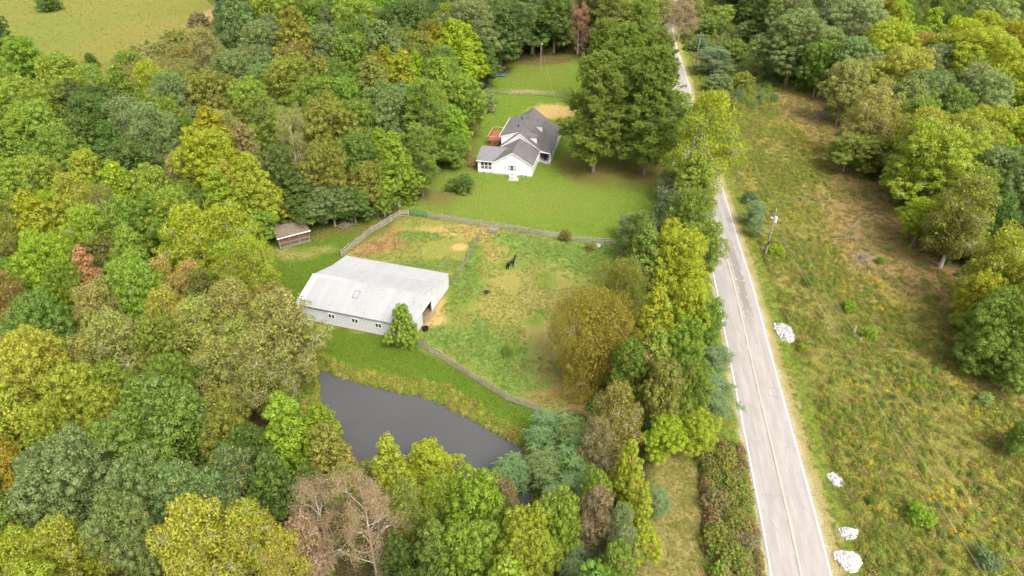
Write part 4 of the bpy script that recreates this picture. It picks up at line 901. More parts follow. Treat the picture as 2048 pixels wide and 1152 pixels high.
def twigs(rng, H, Rr, mat, n1=10, r0=.22, z0=.25):
    mb = MB(); tips = []
    mb.tube([(0, 0, -.4), (0, 0, H * .4), (rng.normal() * .3, rng.normal() * .3, H * .95)], [r0, r0 * .7, .03], 7)
    def br(p, d, L_, r_, lev):
        m_ = p + d * L_ * .5 + Vector(rng.normal(size=3) * L_ * .07); e = m_ + (d + Vector((0, 0, .12)) + Vector(rng.normal(size=3) * .15)).normalized() * L_ * .5
        mb.tube([p, m_, e], [r_, r_ * .7, r_ * .4], 5 if lev == 0 else 3, False); tips.append(e); tips.append(m_)
        if lev < 3:
            for k in range(4 if lev < 2 else 3):
                st = p.lerp(m_, rng.uniform(.4, 1)) if rng.random() < .4 else m_.lerp(e, rng.uniform(0, 1)); dd = (d * .75 + Vector(rng.normal(size=3) * .55) + Vector((0, 0, .15))).normalized(); br(st, dd, L_ * rng.uniform(.42, .62), r_ * .5, lev + 1)
    for k in range(n1):
        t = z0 + (.9 - z0) * (k + .5) / n1; a = k * 2.4 + rng.uniform(-.4, .4); d = Vector((math.cos(a), math.sin(a), .35 + .7 * t)).normalized(); br(Vector((0, 0, H * t)), d, Rr * (1.1 - t * .65) * rng.uniform(.75, 1.1), r0 * .34 * (1.1 - t * .6), 0)
    return mb, tips
for s, (n_, dens) in enumerate([(17, 11), (18, 7)]):
    rng = np.random.default_rng(70 + s); mb, tips = twigs(rng, 14, 4.8, None, n_, z0=.12); T = np.array([tuple(t) for t in tips])
    Tn = np.repeat(T, dens, 0) + rng.normal(size=(len(T) * dens, 3)) * .32; V = leaves(rng, Tn, rng.normal(size=Tn.shape) + [0, 0, .3], .16)
    proto('dead', 4.8, 14, V, mb.mesh('trunk', M['palebark']))
def pine(seed, Rr, H, z0, nb, mat='pinebark', nt_=20, sz=.30, droop=0.0, jag=.25, kind='pine'):
    rng = np.random.default_rng(seed); mb = MB(); mb.tube([(0, 0, -.5), (0, 0, H * .5), (rng.normal() * .2, rng.normal() * .2, H * .98)], [.36, .26, .04], 8); C = []
    for k in range(nb):
        t = (k + .5) / nb; z = z0 + (H - z0) * t; a = k * 2.39996 + rng.uniform(-.3, .3); L_ = Rr * min(1, (1.05 - t) ** .45 * 1.08) * min(1, .65 + t * 1.6) * rng.uniform(1 - jag * 2.2, 1.08)
        d = Vector((math.cos(a), math.sin(a), .12 + .30 * t - droop)); p = Vector((0, 0, z)); e = p + d * L_; m_ = p.lerp(e, .5) - Vector((0, 0, .15)); mb.tube([p, m_, e], [.10, .06, .02], 4, False)
        nn = int(7 + L_ * 4.2)
        for j in range(nn):
            u = rng.uniform(.25, 1.04) ** .8; side = rng.normal() * .26 * L_ * (1.15 - u) + rng.normal() * .3
            c = p.lerp(e, u) + Vector((-math.sin(a), math.cos(a), 0)) * side + Vector((0, 0, .1 + rng.normal() * .34)); C.append(tuple(c))
    C = np.array(C); n = len(C); q = unit(rng.normal(size=(n * 4, 3))) * rng.uniform(.1, .45, (n * 4, 1)); q[:, 2] *= .6; CC = np.repeat(C, 4, 0) + q
    V = tufts(rng, CC, sz, nt_, .6); proto(kind, Rr, H, V, mb.mesh('trunk', M[mat]))
pine(80, 7.2, 24, 3.6, 120, nt_=11, sz=.38, jag=.22); pine(81, 6.8, 23, 3.2, 112, nt_=11, sz=.38, jag=.25)
pine(82, 4.2, 17, 2.5, 60, nt_=7, sz=.34, kind='tallpine'); pine(83, 2.0, 9, .6, 34, nt_=5, sz=.30, kind='youngpine')
def fronds(rng, C, nf, L_):                          # drooping pinnate leaves in rosettes
    Vs = []
    for c in C:
        a0 = rng.uniform(0, 6.28)
        for k in range(nf):
            a = a0 + k * 6.283 / nf + rng.normal() * .2; d = np.array([math.cos(a), math.sin(a), 0]); sd_ = np.array([-math.sin(a), math.cos(a), 0]); m = 9; u = (np.arange(m) + .8) / m; ll = L_ * rng.uniform(.7, 1.2)
            P_ = c + np.outer(u * ll, d) + np.outer(.35 * ll * u - .62 * ll * u * u, [0, 0, 1.0]); w_ = ll * .20 * np.sin(np.pi * np.clip(u * .9 + .08, 0, 1))
            for s in (-1, 1):
                t = P_ + np.outer(w_ * s, sd_) + np.outer(w_ * -.25, [0, 0, 1]); o = d * ll * .045
                Vs.append(np.stack([P_ - o, t - o * .3 + d * .02, t + d * ll * .05, P_ + o], 1).reshape(-1, 3))
    return np.concatenate(Vs)
for s in range(2):
    rng = np.random.default_rng(90 + s); V0_, L, LR, C = crown_pts(rng, 3.0, 1.5, 5.0, spread, 11, .40, 105, .4, 4, .2)
    V = np.concatenate([fronds(rng, C, 7, .95), V0_]); proto('sumac', 3.0, 6.5, V, limb_mesh(rng, 'trunk', M['palebark'], 6.5, 1.5, L, C, .09, 30))

# ------------------------------------------------------------------ the trees, one by one
T = dict(yg=(.29, .345, .034), lg=(.215, .305, .05), mg=(.155, .235, .042), dg=(.095, .155, .036), ol=(.205, .235, .045), kh=(.29, .295, .085), gg=(.175, .235, .085), pg=(.25, .32, .115), go=(.36, .355, .055),
         orr=(.40, .29, .085), rd=(.40, .235, .12), bo=(.23, .205, .05), bl=(.15, .225, .10), pk=(.36, .28, .165), yo=(.295, .34, .045), br=(.24, .20, .09), pl=(.18, .24, .045), pn=(.19, .255, .05), wo=(.285, .25, .045), pu=(.22, .175, .09), bg=(.215, .33, .04))
NAME = dict(small='broadleaf_tree', oak='broadleaf_tree', big='broadleaf_tree', clump='broadleaf_tree', pop='broadleaf_tree', air='broadleaf_tree', wil='willow_oak', shrub='shrub', ced='cedar_tree', dead='bare_tree', pine='pine_tree', tallpine='pine_tree', youngpine='pine_tree', sumac='sumac_tree')
CAT = dict(wil='tree', shrub='shrub', sumac='tree')
ROWS = """
ced|8|105|52|dg|dg|dark wide cedar standing at the left end of the high meadow
shrub|97|6|22|dg|mg|round dark shrub alone on top of the meadow
ced|181|122|17|dg|gg|small dark cedar at the bottom edge of the meadow
oak|118|158|52|lg|yg|light green round tree just below the small dark cedar
oak|38|205|48|lg|yo|bright green tree below the dark wide cedar
air|190|175|42|lg|ol|loose green tree with a pale bent limb under the meadow
oak|245|178|40|ol|mg|olive tree tucked under the meadow scrub
air|300|168|40|yg|lg|yellow-green loose tree at the meadow's lower right
air|345|195|46|gg|lg|soft grey-green tree below the yellow-green meadow-edge tree
shrub|250|115|22|lg|kh|loose pale shrub standing in the lower meadow grass
shrub|318|100|26|kh|br|brownish scrub at the meadow foot
shrub|352|70|24|kh|lg|feathery olive shrub on the meadow slope
shrub|395|40|22|br|kh|brown bush by the bare slope strip
shrub|372|108|24|bo|kh|rusty brown bush below the bare slope strip
air|410|95|34|kh|br|brown half-bare tree beside the bare slope strip
clump|185|240|50|dg|mg|dark green oak with glossy sprigs in the upper left woods
oak|70|258|55|lg|yo|large bright crown in the upper left woods
oak|120|305|50|mg|lg|mid green crown spreading low in the upper left woods
oak|18|305|44|lg|mg|fresh green crown cut by the frame in the upper left woods
air|250|245|44|gg|lg|pale fine-leaved crown between the dark oak and soft grey-green tree
air|300|262|52|gg|mg|tall soft green crown with grey haze of twigs
oak|228|300|46|dg|mg|dark crown with shaded trunk in a gap of the upper woods
oak|335|240|38|mg|yg|small leafy crown right of the soft green crown
oak|415|195|46|ol|kh|brownish olive crown below the brown half-bare tree
air|452|268|40|kh|gg|dull greyish crown with many bare twigs
air|352|345|24|pk|br|small pinkish bare tree among green crowns
clump|418|318|60|yg|yo|bright mustard-green billowing tree in the upper left woods
oak|505|365|44|yo|yg|mustard-green crown right of the billowing mustard tree
oak|465|150|46|gg|mg|bluish green tall crown beside the brown scrub
oak|505|205|42|lg|mg|bright leafy crown under the bluish green tall crown
oak|470|40|40|gg|mg|grey-green crown at the top beside the bare slope strip
oak|545|30|48|lg|yg|light yellow-green crown at the top edge of the woods
oak|520|85|40|gg|lg|grey-green crown below the light top-edge crown
oak|590|72|50|ol|go|golden olive crown with an orange tip near the top
oak|650|30|46|mg|lg|mid green crown touching the top edge
oak|645|95|44|gg|mg|pale bluish crown right of the golden olive crown
clump|583|168|52|ol|go|gold-tinted crown with dense curly foliage in the upper woods
oak|600|118|34|bo|orr|rusty brown crown above the gold-tinted crown
oak|530|170|38|gg|lg|pale green crown left of the gold-tinted crown
oak|640|170|42|ol|bo|upright olive crown right of the gold-tinted crown
oak|712|40|50|lg|mg|large light green crown near the top centre left
oak|700|115|44|mg|ol|round mid green crown below the large light green one
oak|765|95|44|gg|dg|dull green dense crown at the foot of the bare-limbed oak
big|815|48|62|dg|gg|dark broad oak showing bare forked limbs near the top
oak|690|205|44|mg|lg|leafy green crown in the middle of the upper woods
oak|745|175|46|ol|gg|grey-olive crown with brown tip
pop|809|150|44|yg|lg|bright yellow-green pointed tree left of the tallest pointed one
pop|908|95|50|yg|bg|tallest bright yellow-green pointed tree near the back lawn
pop|880|170|50|lg|mg|tall green pointed tree below the tallest pointed one
oak|845|100|32|ol|go|small yellowish crown between the two bright pointed trees
clump|940|55|58|gg|ol|large dull green oak with rounded lobes near the top
big|1000|50|66|dg|gg|huge dark green tree over the back lawn edge
oak|1065|58|56|dg|mg|dark leafy tree behind the lamp pole
oak|1110|30|46|dg|mg|dark tree left of the rust-coloured pine
oak|965|120|36|dg|mg|dark low crown at the upper left corner of the back lawn
clump|790|235|50|gg|ol|greyish dense crown above the woodland pine
oak|925|195|42|lg|mg|leafy tree leaning over the lawn left of the house
oak|905|245|36|bg|lg|vivid green tree at the lawn edge left of the house
shrub|968|205|26|gg|pk|greyish bush at the lawn edge near the back fence
oak|905|295|32|mg|lg|round green tree at the lawn edge level with the deck
clump|655|255|58|ol|bo|wide olive-brown oak in the middle of the woods
oak|722|250|46|mg|lg|clear green crown between two brownish oaks
dead|585|290|46|kh|pk|greyish half-bare tree with twisted limbs
clump|655|340|46|ol|bo|brown-green oak below the wide olive-brown one
oak|715|315|42|mg|dg|green crown nestled right of the brown-green oak
oak|560|345|44|dg|ol|dark olive crown left of the half-bare tree
oak|788|315|44|bg|mg|vivid green maple-like crown near the lawn edge
oak|735|362|40|ol|mg|olive crown above the dead branch pile
oak|800|360|34|mg|yg|green crown overhanging the yard at the lawn edge
clump|662|402|46|gg|dg|bluish dark crown right behind the little shed lawn
oak|705|400|36|dg|mg|dark crown left of the dead branch pile
oak|765|392|30|mg|lg|low leafy crown touching the dead branch pile
oak|600|400|44|dg|mg|dark green crown above the shed
oak|545|405|42|yo|mg|mustard crown above and left of the shed
oak|520|440|34|lg|mg|leafy crown just left of the shed roof
ced|614|425|20|dg|dg|narrow dark cedar behind the shed
shrub|820|395|18|lg|yg|small bright bush at the yard corner under the woods
pop|70|440|52|yg|yo|pale yellow-green pointed tree at the left side
clump|98|530|58|bg|yg|vivid green tree left of the reddish one
pop|174|545|38|rd|orr|narrow coral-red tree, the only red one on the left
air|15|430|44|lg|yg|green loose tree at the left frame edge
air|150|400|48|yo|lg|speckled yellow loose tree above the coral-red one
oak|90|365|46|lg|yg|light green crown at upper left of the speckled yellow tree
oak|30|370|40|lg|yo|yellowish crown at the left frame edge
dead|215|435|40|ol|kh|grey-trunked half-bare tree behind the vivid ones
oak|265|452|44|mg|yo|green crown with yellow flecks right of the half-bare grey tree
oak|180|345|36|yo|go|small bright yellow crown in the left woods
oak|240|380|44|yg|lg|yellow-green crown below the pinkish bare tree
oak|310|385|46|lg|yg|light crown at the foot of the billowing mustard tree
oak|345|428|42|lg|yo|light crown above the wide yellow tree
air|385|478|62|yg|yo|wide yellow-green open tree with visible stems
air|462|470|58|yg|lg|tall yellow-green open tree nearest the shed
air|505|525|42|yg|kh|ragged yellow-green tree reaching over the shed lawn
oak|262|505|42|lg|mg|green crown right above the lime-coloured one
clump|268|578|52|bg|pg|bright lime-coloured dome left of the orange-tipped pair
air|330|565|38|orr|yg|orange-tipped tree touching the lime-coloured dome
air|388|570|36|orr|kh|peach-coloured tree with white stems
air|335|628|44|go|orr|golden-orange tree below the peach-coloured one
clump|82|655|58|mg|gg|round dark oak with a pale top at the left
air|22|590|36|bo|orr|brown-orange thin tree at the left frame edge
air|12|680|34|kh|gg|khaki thin tree at the left frame edge
air|190|625|48|kh|yg|khaki crown under the coral-red tree
air|232|690|56|kh|ol|wide khaki crown above the big glossy oak
oak|318|692|50|ol|mg|olive crown with forked grey trunk
air|400|660|58|kh|yg|khaki open tree left of the barn-side khaki tree
air|470|625|60|kh|yg|tall khaki tree with pale upright stems
air|560|655|72|kh|yg|large khaki tree overlapping the left end of the barn
air|520|735|60|kh|ol|khaki tree hanging over the pond corner
air|440|735|52|kh|gg|dull khaki crown between the glossy oak and pond
oak|350|765|44|mg|ol|green crown above the big glossy oak
clump|75|745|72|go|yo|rounded golden-yellow tree at the left
oak|20|830|60|yo|go|yellow crown at the left frame edge
oak|160|790|52|yo|lg|yellow-green crown right of the golden-yellow tree
oak|95|865|46|yo|ol|yellow-olive crown under the golden-yellow tree
big|330|850|112|mg|gg|biggest glossy dark green oak at the lower left
oak|455|875|52|ol|mg|olive crown at the right shoulder of the biggest glossy oak
big|128|965|100|gg|pg|large pale green oak at the lower left
clump|290|975|60|gg|pg|grey-green crown between the two large oaks and the yellow tree
air|415|955|26|gg|kh|narrow thin grey-green tree with an open top
clump|255|1065|64|gg|ol|dull green crown in the bottom left gap
oak|15|1035|46|mg|lg|green crown at the bottom left frame edge
air|50|1120|52|yo|go|yellow tree in the bottom left corner
air|130|1100|58|yo|go|bright yellow airy tree at the bottom left
air|395|1075|80|go|yo|golden airy tree with pale stems at the bottom
air|500|1075|66|yo|orr|yellow tree with orange tips at the bottom
air|570|1120|50|go|orr|orange-gold tree at the bottom edge
pop|572|850|62|bg|yg|tall vivid green tree at the left shore of the pond
oak|505|900|40|dg|mg|dark crown behind the tall vivid pond tree
pop|655|910|60|ol|orr|green tree flecked with orange on the pond shore
oak|545|965|52|dg|mg|dark green crown below the tall vivid pond tree
oak|620|990|44|dg|mg|shaded crown under the orange-flecked pond tree
pop|778|925|52|yg|kh|left of the two pointed trees standing against the water
pop|856|905|62|yg|bo|taller of the two pointed trees against the water
pop|915|960|38|lg|go|small leafy tree right of the pointed pair
dead|640|1035|62|pk|ol|pinkish brown bare tree at the bottom
air|690|985|40|kh|ol|brownish half-leafy crown between the two bare trees
air|610|1085|44|pk|kh|thin tan crown below the first bare tree
dead|735|1050|78|pk|kh|wide pinkish bare tree with white limbs at the bottom
air|810|1015|44|ol|kh|thin olive tree right of the wide pinkish one
air|882|1005|40|bg|yo|green tree speckled with yellow leaves by the water
oak|960|1020|66|bg|mg|vivid green tree right below the pond
oak|870|1100|50|mg|dg|green crown at the bottom centre
oak|800|1115|40|dg|mg|small dark crown among bare trees at the bottom
oak|935|1110|56|lg|mg|bright crown at the bottom centre right
clump|1050|1090|62|yo|ol|yellow-olive crown at the bottom centre right
sumac|1022|925|42|bl|gg|bluish feathery sumac reaching over the pond
air|985|965|32|bo|br|brown thin willow at the pond's lower shore
air|1012|1010|36|br|bo|brown scrubby tree at the water's lower edge
sumac|1100|850|48|bl|gg|greyish green sumac at the end of the pond-side fence
sumac|1155|920|56|bl|mg|wide bluish sumac thicket in the roadside grove
sumac|1095|925|46|gg|bl|soft sumac between pond and thicket
sumac|1150|870|42|gg|kh|mixed green sumac above the wide bluish thicket
air|1235|830|54|bo|kh|round brownish olive tree at the lower pasture corner
air|1195|885|36|br|gg|half-bare brownish tree in the middle of the thicket
pop|1258|930|36|yg|rd|yellow-green tree tipped with red beside the clearing
oak|1195|975|36|lg|mg|fresh green small tree in the thicket
sumac|1130|985|44|bl|gg|bluish sumac below the thicket centre
pop|1282|1015|34|yg|orr|tallest orange-tipped tree on the clearing's left edge
air|1195|1030|44|br|pk|purplish brown thin tree in the thicket
oak|1125|1040|48|lg|mg|bright green crown left of the purplish thin tree
sumac|1318|1000|24|bl|gg|drooping bluish sumac branch over the clearing
oak|1280|1080|40|yg|rd|yellow-green crown low on the clearing's left edge
air|1240|1060|36|gg|pk|greyish crown between purplish and yellow-green trees
oak|1235|1125|42|lg|pu|green crown with purple tip at the bottom edge
sumac|1160|1110|46|bl|gg|bluish sumac at the bottom edge
shrub|1452|925|30|ol|br|brown shrub at the top of the roadside hedge
shrub|1474|980|28|ol|rd|red-tipped shrub in the roadside hedge
shrub|1434|1000|28|br|mg|dull brown-green shrub in the roadside hedge
shrub|1472|1045|30|ol|pu|purple-tipped shrub in the roadside hedge
shrub|1436|1072|30|ol|yg|green shrub in the roadside hedge
shrub|1468|1112|32|ol|br|low brown-green shrub in the roadside hedge
shrub|1490|1085|28|br|bl|small brown shrub nearest the road in the hedge
oak|1335|865|46|yg|lg|bright yellow-green bush-like tree at the top of the clearing
oak|1395|855|44|yg|lg|bright spreading tree beside the road above the clearing
sumac|1312|835|26|bl|gg|small bluish sumac left of the bright bush-like tree
oak|1330|780|46|ol|br|dull green tree overhung by vines in the roadside row
sumac|1425|785|46|bl|gg|bluish sumac branch reaching over the road edge
sumac|1428|715|34|bl|gg|slender bluish sumac above the reaching branch
oak|1375|770|42|mg|bo|green tree mottled brown behind the road-edge sumac
pop|1290|515|56|mg|bo|rusty green tree at the end of the long fence
clump|1352|520|64|yg|yo|big yellow-green tree with orange edges along the road
oak|1412|490|36|lg|mg|green tree leaning over the road edge
pop|1310|635|54|yg|lg|pale yellow-green pointed tree in the middle of the row
oak|1375|620|44|yg|yo|mottled yellow tree beside the patched road
oak|1260|735|42|mg|ol|green leafy tree at the foot of the willow oak
pop|1310|715|52|lg|rd|tall green tree with reddish tips in the middle of the row
oak|1372|695|46|mg|yg|green crown in the roadside row above the mottled one
oak|1415|640|32|mg|lg|small green tree at the road verge
sumac|1265|448|26|bl|gg|small bluish sumac leaning over the long fence
sumac|1290|440|22|bl|mg|tiny bluish sumac at the lawn corner
sumac|1330|460|30|gg|bl|grey-green sumac below the short brown pole
oak|1378|430|42|mg|ol|vine-covered tree at the road, lower half
air|1335|360|26|gg|pk|thin twiggy tree at the lawn's right end
shrub|925|368|24|dg|ol|round dark shrub on the lawn before the house
dead|1158|50|34|rd|br|tall rust-coloured dying pine behind the back lawn
tallpine|1225|40|50|ol|kh|olive crown right of the rust-coloured pine
tallpine|1290|30|44|pn|lg|pine at the top beside the far road
dead|1362|40|40|pk|kh|bare brown tree over the far road
air|1330|20|30|kh|yg|yellowish thin tree at the top by the far road
sumac|1430|115|36|bl|gg|silvery blue thicket bush beyond the far pole
shrub|1400|90|20|bl|gg|small silvery bush at the far pole
shrub|1420|50|28|mg|gg|green bush near the top of the far roadside
shrub|1450|30|28|lg|mg|light bush near the top of the far roadside
shrub|1470|100|30|mg|ol|dark bush right of the silvery blue thicket
shrub|1440|165|26|gg|ol|green bush at the head of the rough field
shrub|1485|160|24|ol|kh|olive bush at the head of the rough field
shrub|1500|60|30|gg|mg|broad bush below the dark top pine
shrub|1465|215|20|ol|lg|bush beside the forked yellow-green tree
sumac|1460|285|18|bl|gg|small blue-green bush on the verge above the long road bend
sumac|1510|420|22|bl|gg|blue sumac rosette left of the transformer pole
sumac|1515|445|16|bl|mg|smaller blue sumac just below the rosette
shrub|1500|395|16|bl|ol|bluish verge bush above the blue rosette
shrub|1555|500|16|yg|mg|small green bush with yellow vines behind the pole base
tallpine|1530|22|36|dg|pl|dark pine at the top right of the far roadside
big|1592|75|72|gg|mg|large grey-green oak standing at the field's upper corner
oak|1500|10|30|dg|mg|dark green crown at the top above the rough field
clump|1718|45|58|pg|gg|pale green crown at the top right
oak|1645|120|34|mg|dg|dark leafy crown right of the large grey-green oak
oak|1700|120|44|gg|ol|grey-olive crown below the pale green crown
clump|1772|95|52|yg|lg|bright yellow-green dome left of the big bright oak
oak|1695|165|42|kh|gg|khaki crown at the field's upper right edge
oak|1752|150|36|pg|gg|pale bluish crown under the bright yellow-green dome
clump|1808|150|52|go|kh|amber-tinted crown between pale and green crowns
air|1745|225|48|kh|go|yellowish khaki tree with twiggy side near the brush pile
oak|1840|190|46|gg|ol|grey-green crown right of the amber-tinted one
big|1955|115|82|yg|lg|big bright yellow-green oak at the upper right
clump|1975|35|46|pg|yg|pale crown touching the young pines
clump|1978|192|42|pg|gg|pale silvery crown at the right
oak|2030|170|42|yg|lg|yellow-green crown at the right frame edge
oak|1905|215|36|mg|gg|shadowed crown above the pale yellow oak
oak|1700|295|46|ol|kh|olive spreading tree over the leaf-strewn ground
oak|1750|300|40|ol|mg|dark olive tree beneath the khaki one
oak|1835|240|40|lg|mg|green crown above the pale yellow oak
big|1872|315|86|yg|pg|large pale yellow-green oak in the right-hand woods
oak|1985|270|50|yg|lg|yellow-green crown right of the large pale yellow oak
oak|2035|260|40|yg|yo|golden green crown cut by the right frame
oak|1985|345|44|gg|pg|blue-green crown below the yellow-green one
oak|2040|370|44|gg|mg|grey-green crown at the right frame edge
clump|1848|430|46|yg|lg|yellow-green tree with a short visible trunk at the field edge
air|1930|415|62|ol|yg|olive tree with a long leaning pale trunk
oak|1990|440|40|dg|mg|dark green crown behind the leaning-trunk tree
air|2005|520|62|yg|kh|loose yellow-green tree with grey forked stems at the right
oak|1960|600|44|yg|mg|yellow-green low tree at the field's right edge
clump|2010|640|60|mg|lg|dense green tree at the right frame edge
oak|1965|690|46|mg|ol|dense green tree lowest at the field's right edge
oak|2030|730|44|mg|lg|leafy crown at the right above the torn roots
oak|2045|870|26|mg|lg|green crown just entering the frame beside the torn roots
shrub|1990|735|26|lg|mg|light green shrub under the dense right trees
shrub|1930|640|22|ol|gg|olive shrub with dead twigs at the field's right edge
shrub|1622|560|14|mg|yg|upright dark green sapling in the rough field
shrub|1700|612|14|bg|mg|bright green sapling in the middle of the rough field
shrub|1740|665|16|bg|lg|bright sapling right of the stump
shrub|1762|520|9|bg|mg|tiny upright sapling by the bleached log
shrub|1840|1030|26|bg|yg|bright lime shrub low in the rough field
shrub|1975|1120|24|bl|gg|bluish shrub low in the rough field
shrub|1970|795|16|pg|lg|pale round weed clump at the field's right
shrub|1745|1000|11|mg|lg|small green shrub near the wires low in the field
shrub|1605|695|10|yg|mg|small yellow shrub by the farthest rubble pile
shrub|1012|702|12|mg|bg|dark weedy clump low in the pasture
shrub|1130|470|14|bo|ol|brown bush grown into the long fence
shrub|1180|494|9|bo|kh|small brown tuft at the long fence
"""
TREES = []      # x, y, r, kind, tint, tint2, label
def crown_h(kind, r):
    return {'pop': 2.3 * r + 7.5, 'big': 1.3 * r + 8, 'wil': 1.25 * r + 4, 'shrub': 1.25 * r + .4, 'ced': 2.4 * r + 3, 'sumac': 1.0 * r + 3.2, 'tallpine': 2.2 * r + 8, 'air': 2.1 * r + 7.5}.get(kind, 1.75 * r + 8)
def place(px, py, rp, kind, hm=1.0):
    r = 4.0
    for _ in range(6):
        H = crown_h(kind, r) * hm; zc = H * (.5 if kind in ('shrub', 'ced', 'wil') else .62); p = at(px, py, zc); r = rp * pj(*p)[2] / F
        r = min(r, 9.5)
    return p.x, p.y, r, H
for li, ln in enumerate(ROWS.strip().split('\n')):
    k, px, py, rp, t1, t2, lab = ln.split('|')
    if k == 'oak' and li % 3 == 0 and float(px) < 1000 and 'round' not in lab: k = 'pop'; rp = float(rp) * 1.08
    x, y, r, H = place(float(px), float(py), float(rp), k)
    if k not in ('shrub', 'sumac'):
        for hm in (.92, .84, .76, .68, .6, .54):   # edge trees keep their feet out of the clearings
            if forest_d(np.array([x]), np.array([y]))[0] > .5: break
            x, y, r, H = place(float(px), float(py), float(rp), k, hm)
    TREES.append([x, y, r, H, k, T[t1], T[t2], lab, float(px), float(py), t1])
# four tall pines and the tree by the barn stand where their trunks meet the ground
for bx, by, Hh, r, lab in [(1186, 345, 24, 8.2, 'left of the two big yard pines, bare grey trunk nearest the house'), (1288, 348, 25, 8.0, 'right of the two big yard pines, trunk near the road'), (1240, 322, 23, 7.0, 'pine filling the gap just behind the two big yard pines'),
                           (1235, 285, 25, 7.2, 'tall pine standing behind and between the two yard pines'), (1300, 250, 22, 6.5, 'tall pine behind the yard pines close to the far road'), (1195, 215, 21, 6.0, 'pine at the far end of the house beside the driveway'), (1265, 190, 23, 6.5, 'farthest of the yard pines above the driveway')]:
    p = at(bx, by); TREES.append([p.x, p.y, r, Hh, 'pine', T['pl'], T['pn'], lab, bx, by - 110, 'pl'])
for bx, by, Hh, r, k, a_, b_, lab in [(1180, 768, 15.0, 5.1, 'wil', 'wo', 'bo', "large orange-brown willow oak at the pasture's right side"), (1238, 665, 13.0, 3.5, 'wil', 'ol', 'wo', 'smaller olive-brown oak behind the large orange-brown one'),(1392, 412, 24, 5.6, 'air', 'yg', 'bg', 'bright yellow-green forked tree by the far road'), (1372, 452, 15.5, 4.8, 'pop', 'lg', 'ol', 'vine-covered leaning tree at the road below the forked one'), (1345, 330, 17, 4.5, 'air', 'lg', 'pl', 'loose green tree between the pines and the forked tree'),(858, 345, 19, 6.0, 'tallpine', 'pn', 'lg', 'soft feathery pine in the woods left of the house'), (845, 392, 14, 4.6, 'tallpine', 'pn', 'pl', 'lower feathery pine hanging over the lawn edge'), (811, 692, 7.6, 2.15, 'small', 'lg', 'mg', "small green tree in front of the barn's right corner")]:
    p = at(bx, by); TREES.append([p.x, p.y, r, Hh, k, T[a_], T[b_], lab, bx, by - 90, a_])
for t in TREES:
    d = float(forest_d(np.array([t[0]]), np.array([t[1]]))[0])
    if d < -.5 and t[4] not in ('shrub', 'sumac'): print('OUT', round(d, 1), t[4], t[7], [round(q) for q in pj(t[0], t[1], 0)[:2]])
# fill the woods behind and between them
XY = [(t[0], t[1], t[2]) for t in TREES if t[4] not in ('shrub',)]
named = list(TREES); rng = np.random.default_rng(5)
CW = dict(yg='yellow-green', lg='light green', mg='mid green', dg='dark green', ol='olive', kh='khaki', gg='grey-green', pg='pale green', go='golden', orr='orange-tinged', rd='russet', bo='brown-olive', bl='bluish', pk='brownish', yo='mustard', br='brown', pl='pine green', pn='soft green', wo='ochre', pu='purplish', bg='vivid green')
SH = dict(oak='round', clump='bushy', pop='pointed', air='wispy', big='broad')
short = {}
for t in named:
    wd = t[7].replace(',', '').split(); short[id(t)] = ' '.join(wd[:5]) if len(wd) > 5 else t[7]
cand = rng.uniform((-175, 22), (190, 330), (40000, 2)); ok = forest_d(cand[:, 0], cand[:, 1]) > 1.2; cand = cand[ok]
labels = {t[7] for t in TREES}; nfill = 0
for x, y in cand:
    if len(TREES) >= 820: break
    px, py, dep = pj(x, y, 9)
    if not (-70 < px < 2118 and -95 < py < 1330): continue
    if px > 1780 and py < 75 and y > 195: continue
    if (1285 < px < 1530 and py > 850) or (1090 < px < 1270 and 480 < py < 780): continue
    if (80 < px < 440 and py < 185): continue
    near = min(named, key=lambda t: (t[8] - px) ** 2 + (t[9] - py) ** 2 + (4e4 if t[4] in ('shrub', 'sumac', 'ced', 'pine', 'tallpine', 'dead', 'wil') else 0))
    r = float(np.clip(near[2] * rng.uniform(.65, 1.05), 2.8, 5.8))
    if y > 190: r = max(r, 4.6)
    if any((x - a) ** 2 + (y - b) ** 2 < (.46 * (r + c)) ** 2 for a, b, c in XY): continue
    d = forest_d(np.array([x]), np.array([y]))[0]
    if d < r * .55: continue
    k = near[4] if near[4] in SH else 'oak'
    if k == 'big': k = 'clump'
    if rng.random() < .5: k = ['oak', 'pop', 'air', 'air'][int(rng.integers(4))]
    tk_ = near[10] if near[10] not in ('pk', 'rd', 'orr', 'br', 'pu') else ['ol', 'lg', 'mg'][int(rng.integers(3))]
    near = near[:5] + [T[tk_], near[6] if tk_ == near[10] else T[tk_]] + near[7:10] + [tk_]; short[id(near)] = ' '.join(near[7].replace(',', '').split()[:5])
    jit = rng.uniform(.82, 1.14, 3); t1 = tuple(float(q) for q in np.array(near[5]) * jit * rng.uniform(.75, 1.0)); t2 = near[6]
    H = crown_h(k, r) * .92
    side = ('behind' if y > near[1] + 2.5 else 'in front of') if abs(x - near[0]) < 1.2 * abs(y - near[1]) else ('to the right of' if x > near[0] else 'to the left of')
    adj = 'small' if r < 3.2 else ('sizeable' if r > 4.5 else 'middling')
    cands_ = [f"{adj} {CW[near[10]]} {SH[k]} crown {side} the {short[id(near)]}"] + [f"{q} {CW[near[10]]} {SH[k]} crown {side} the {short[id(near)]}" for q in ('taller', 'lower', 'fuller', 'thinner', 'shaded', 'darker', 'further', 'nearer')]
    lab = next((q for q in cands_ if q not in labels), None)
    if lab is None: continue
    labels.add(lab); TREES.append([float(x), float(y), r, H, k, t1, t2, lab, px, py, near[10]]); XY.append((x, y, r)); nfill += 1
GRP = {'shrub': 'shrubs and bushes', 'sumac': 'sumac trees', 'pine': 'pines in the yard', 'ced': 'cedars'}
nh = len(named); fills = sorted(TREES[nh:], key=lambda t: -t[2] / pj(t[0], t[1], 8)[2])
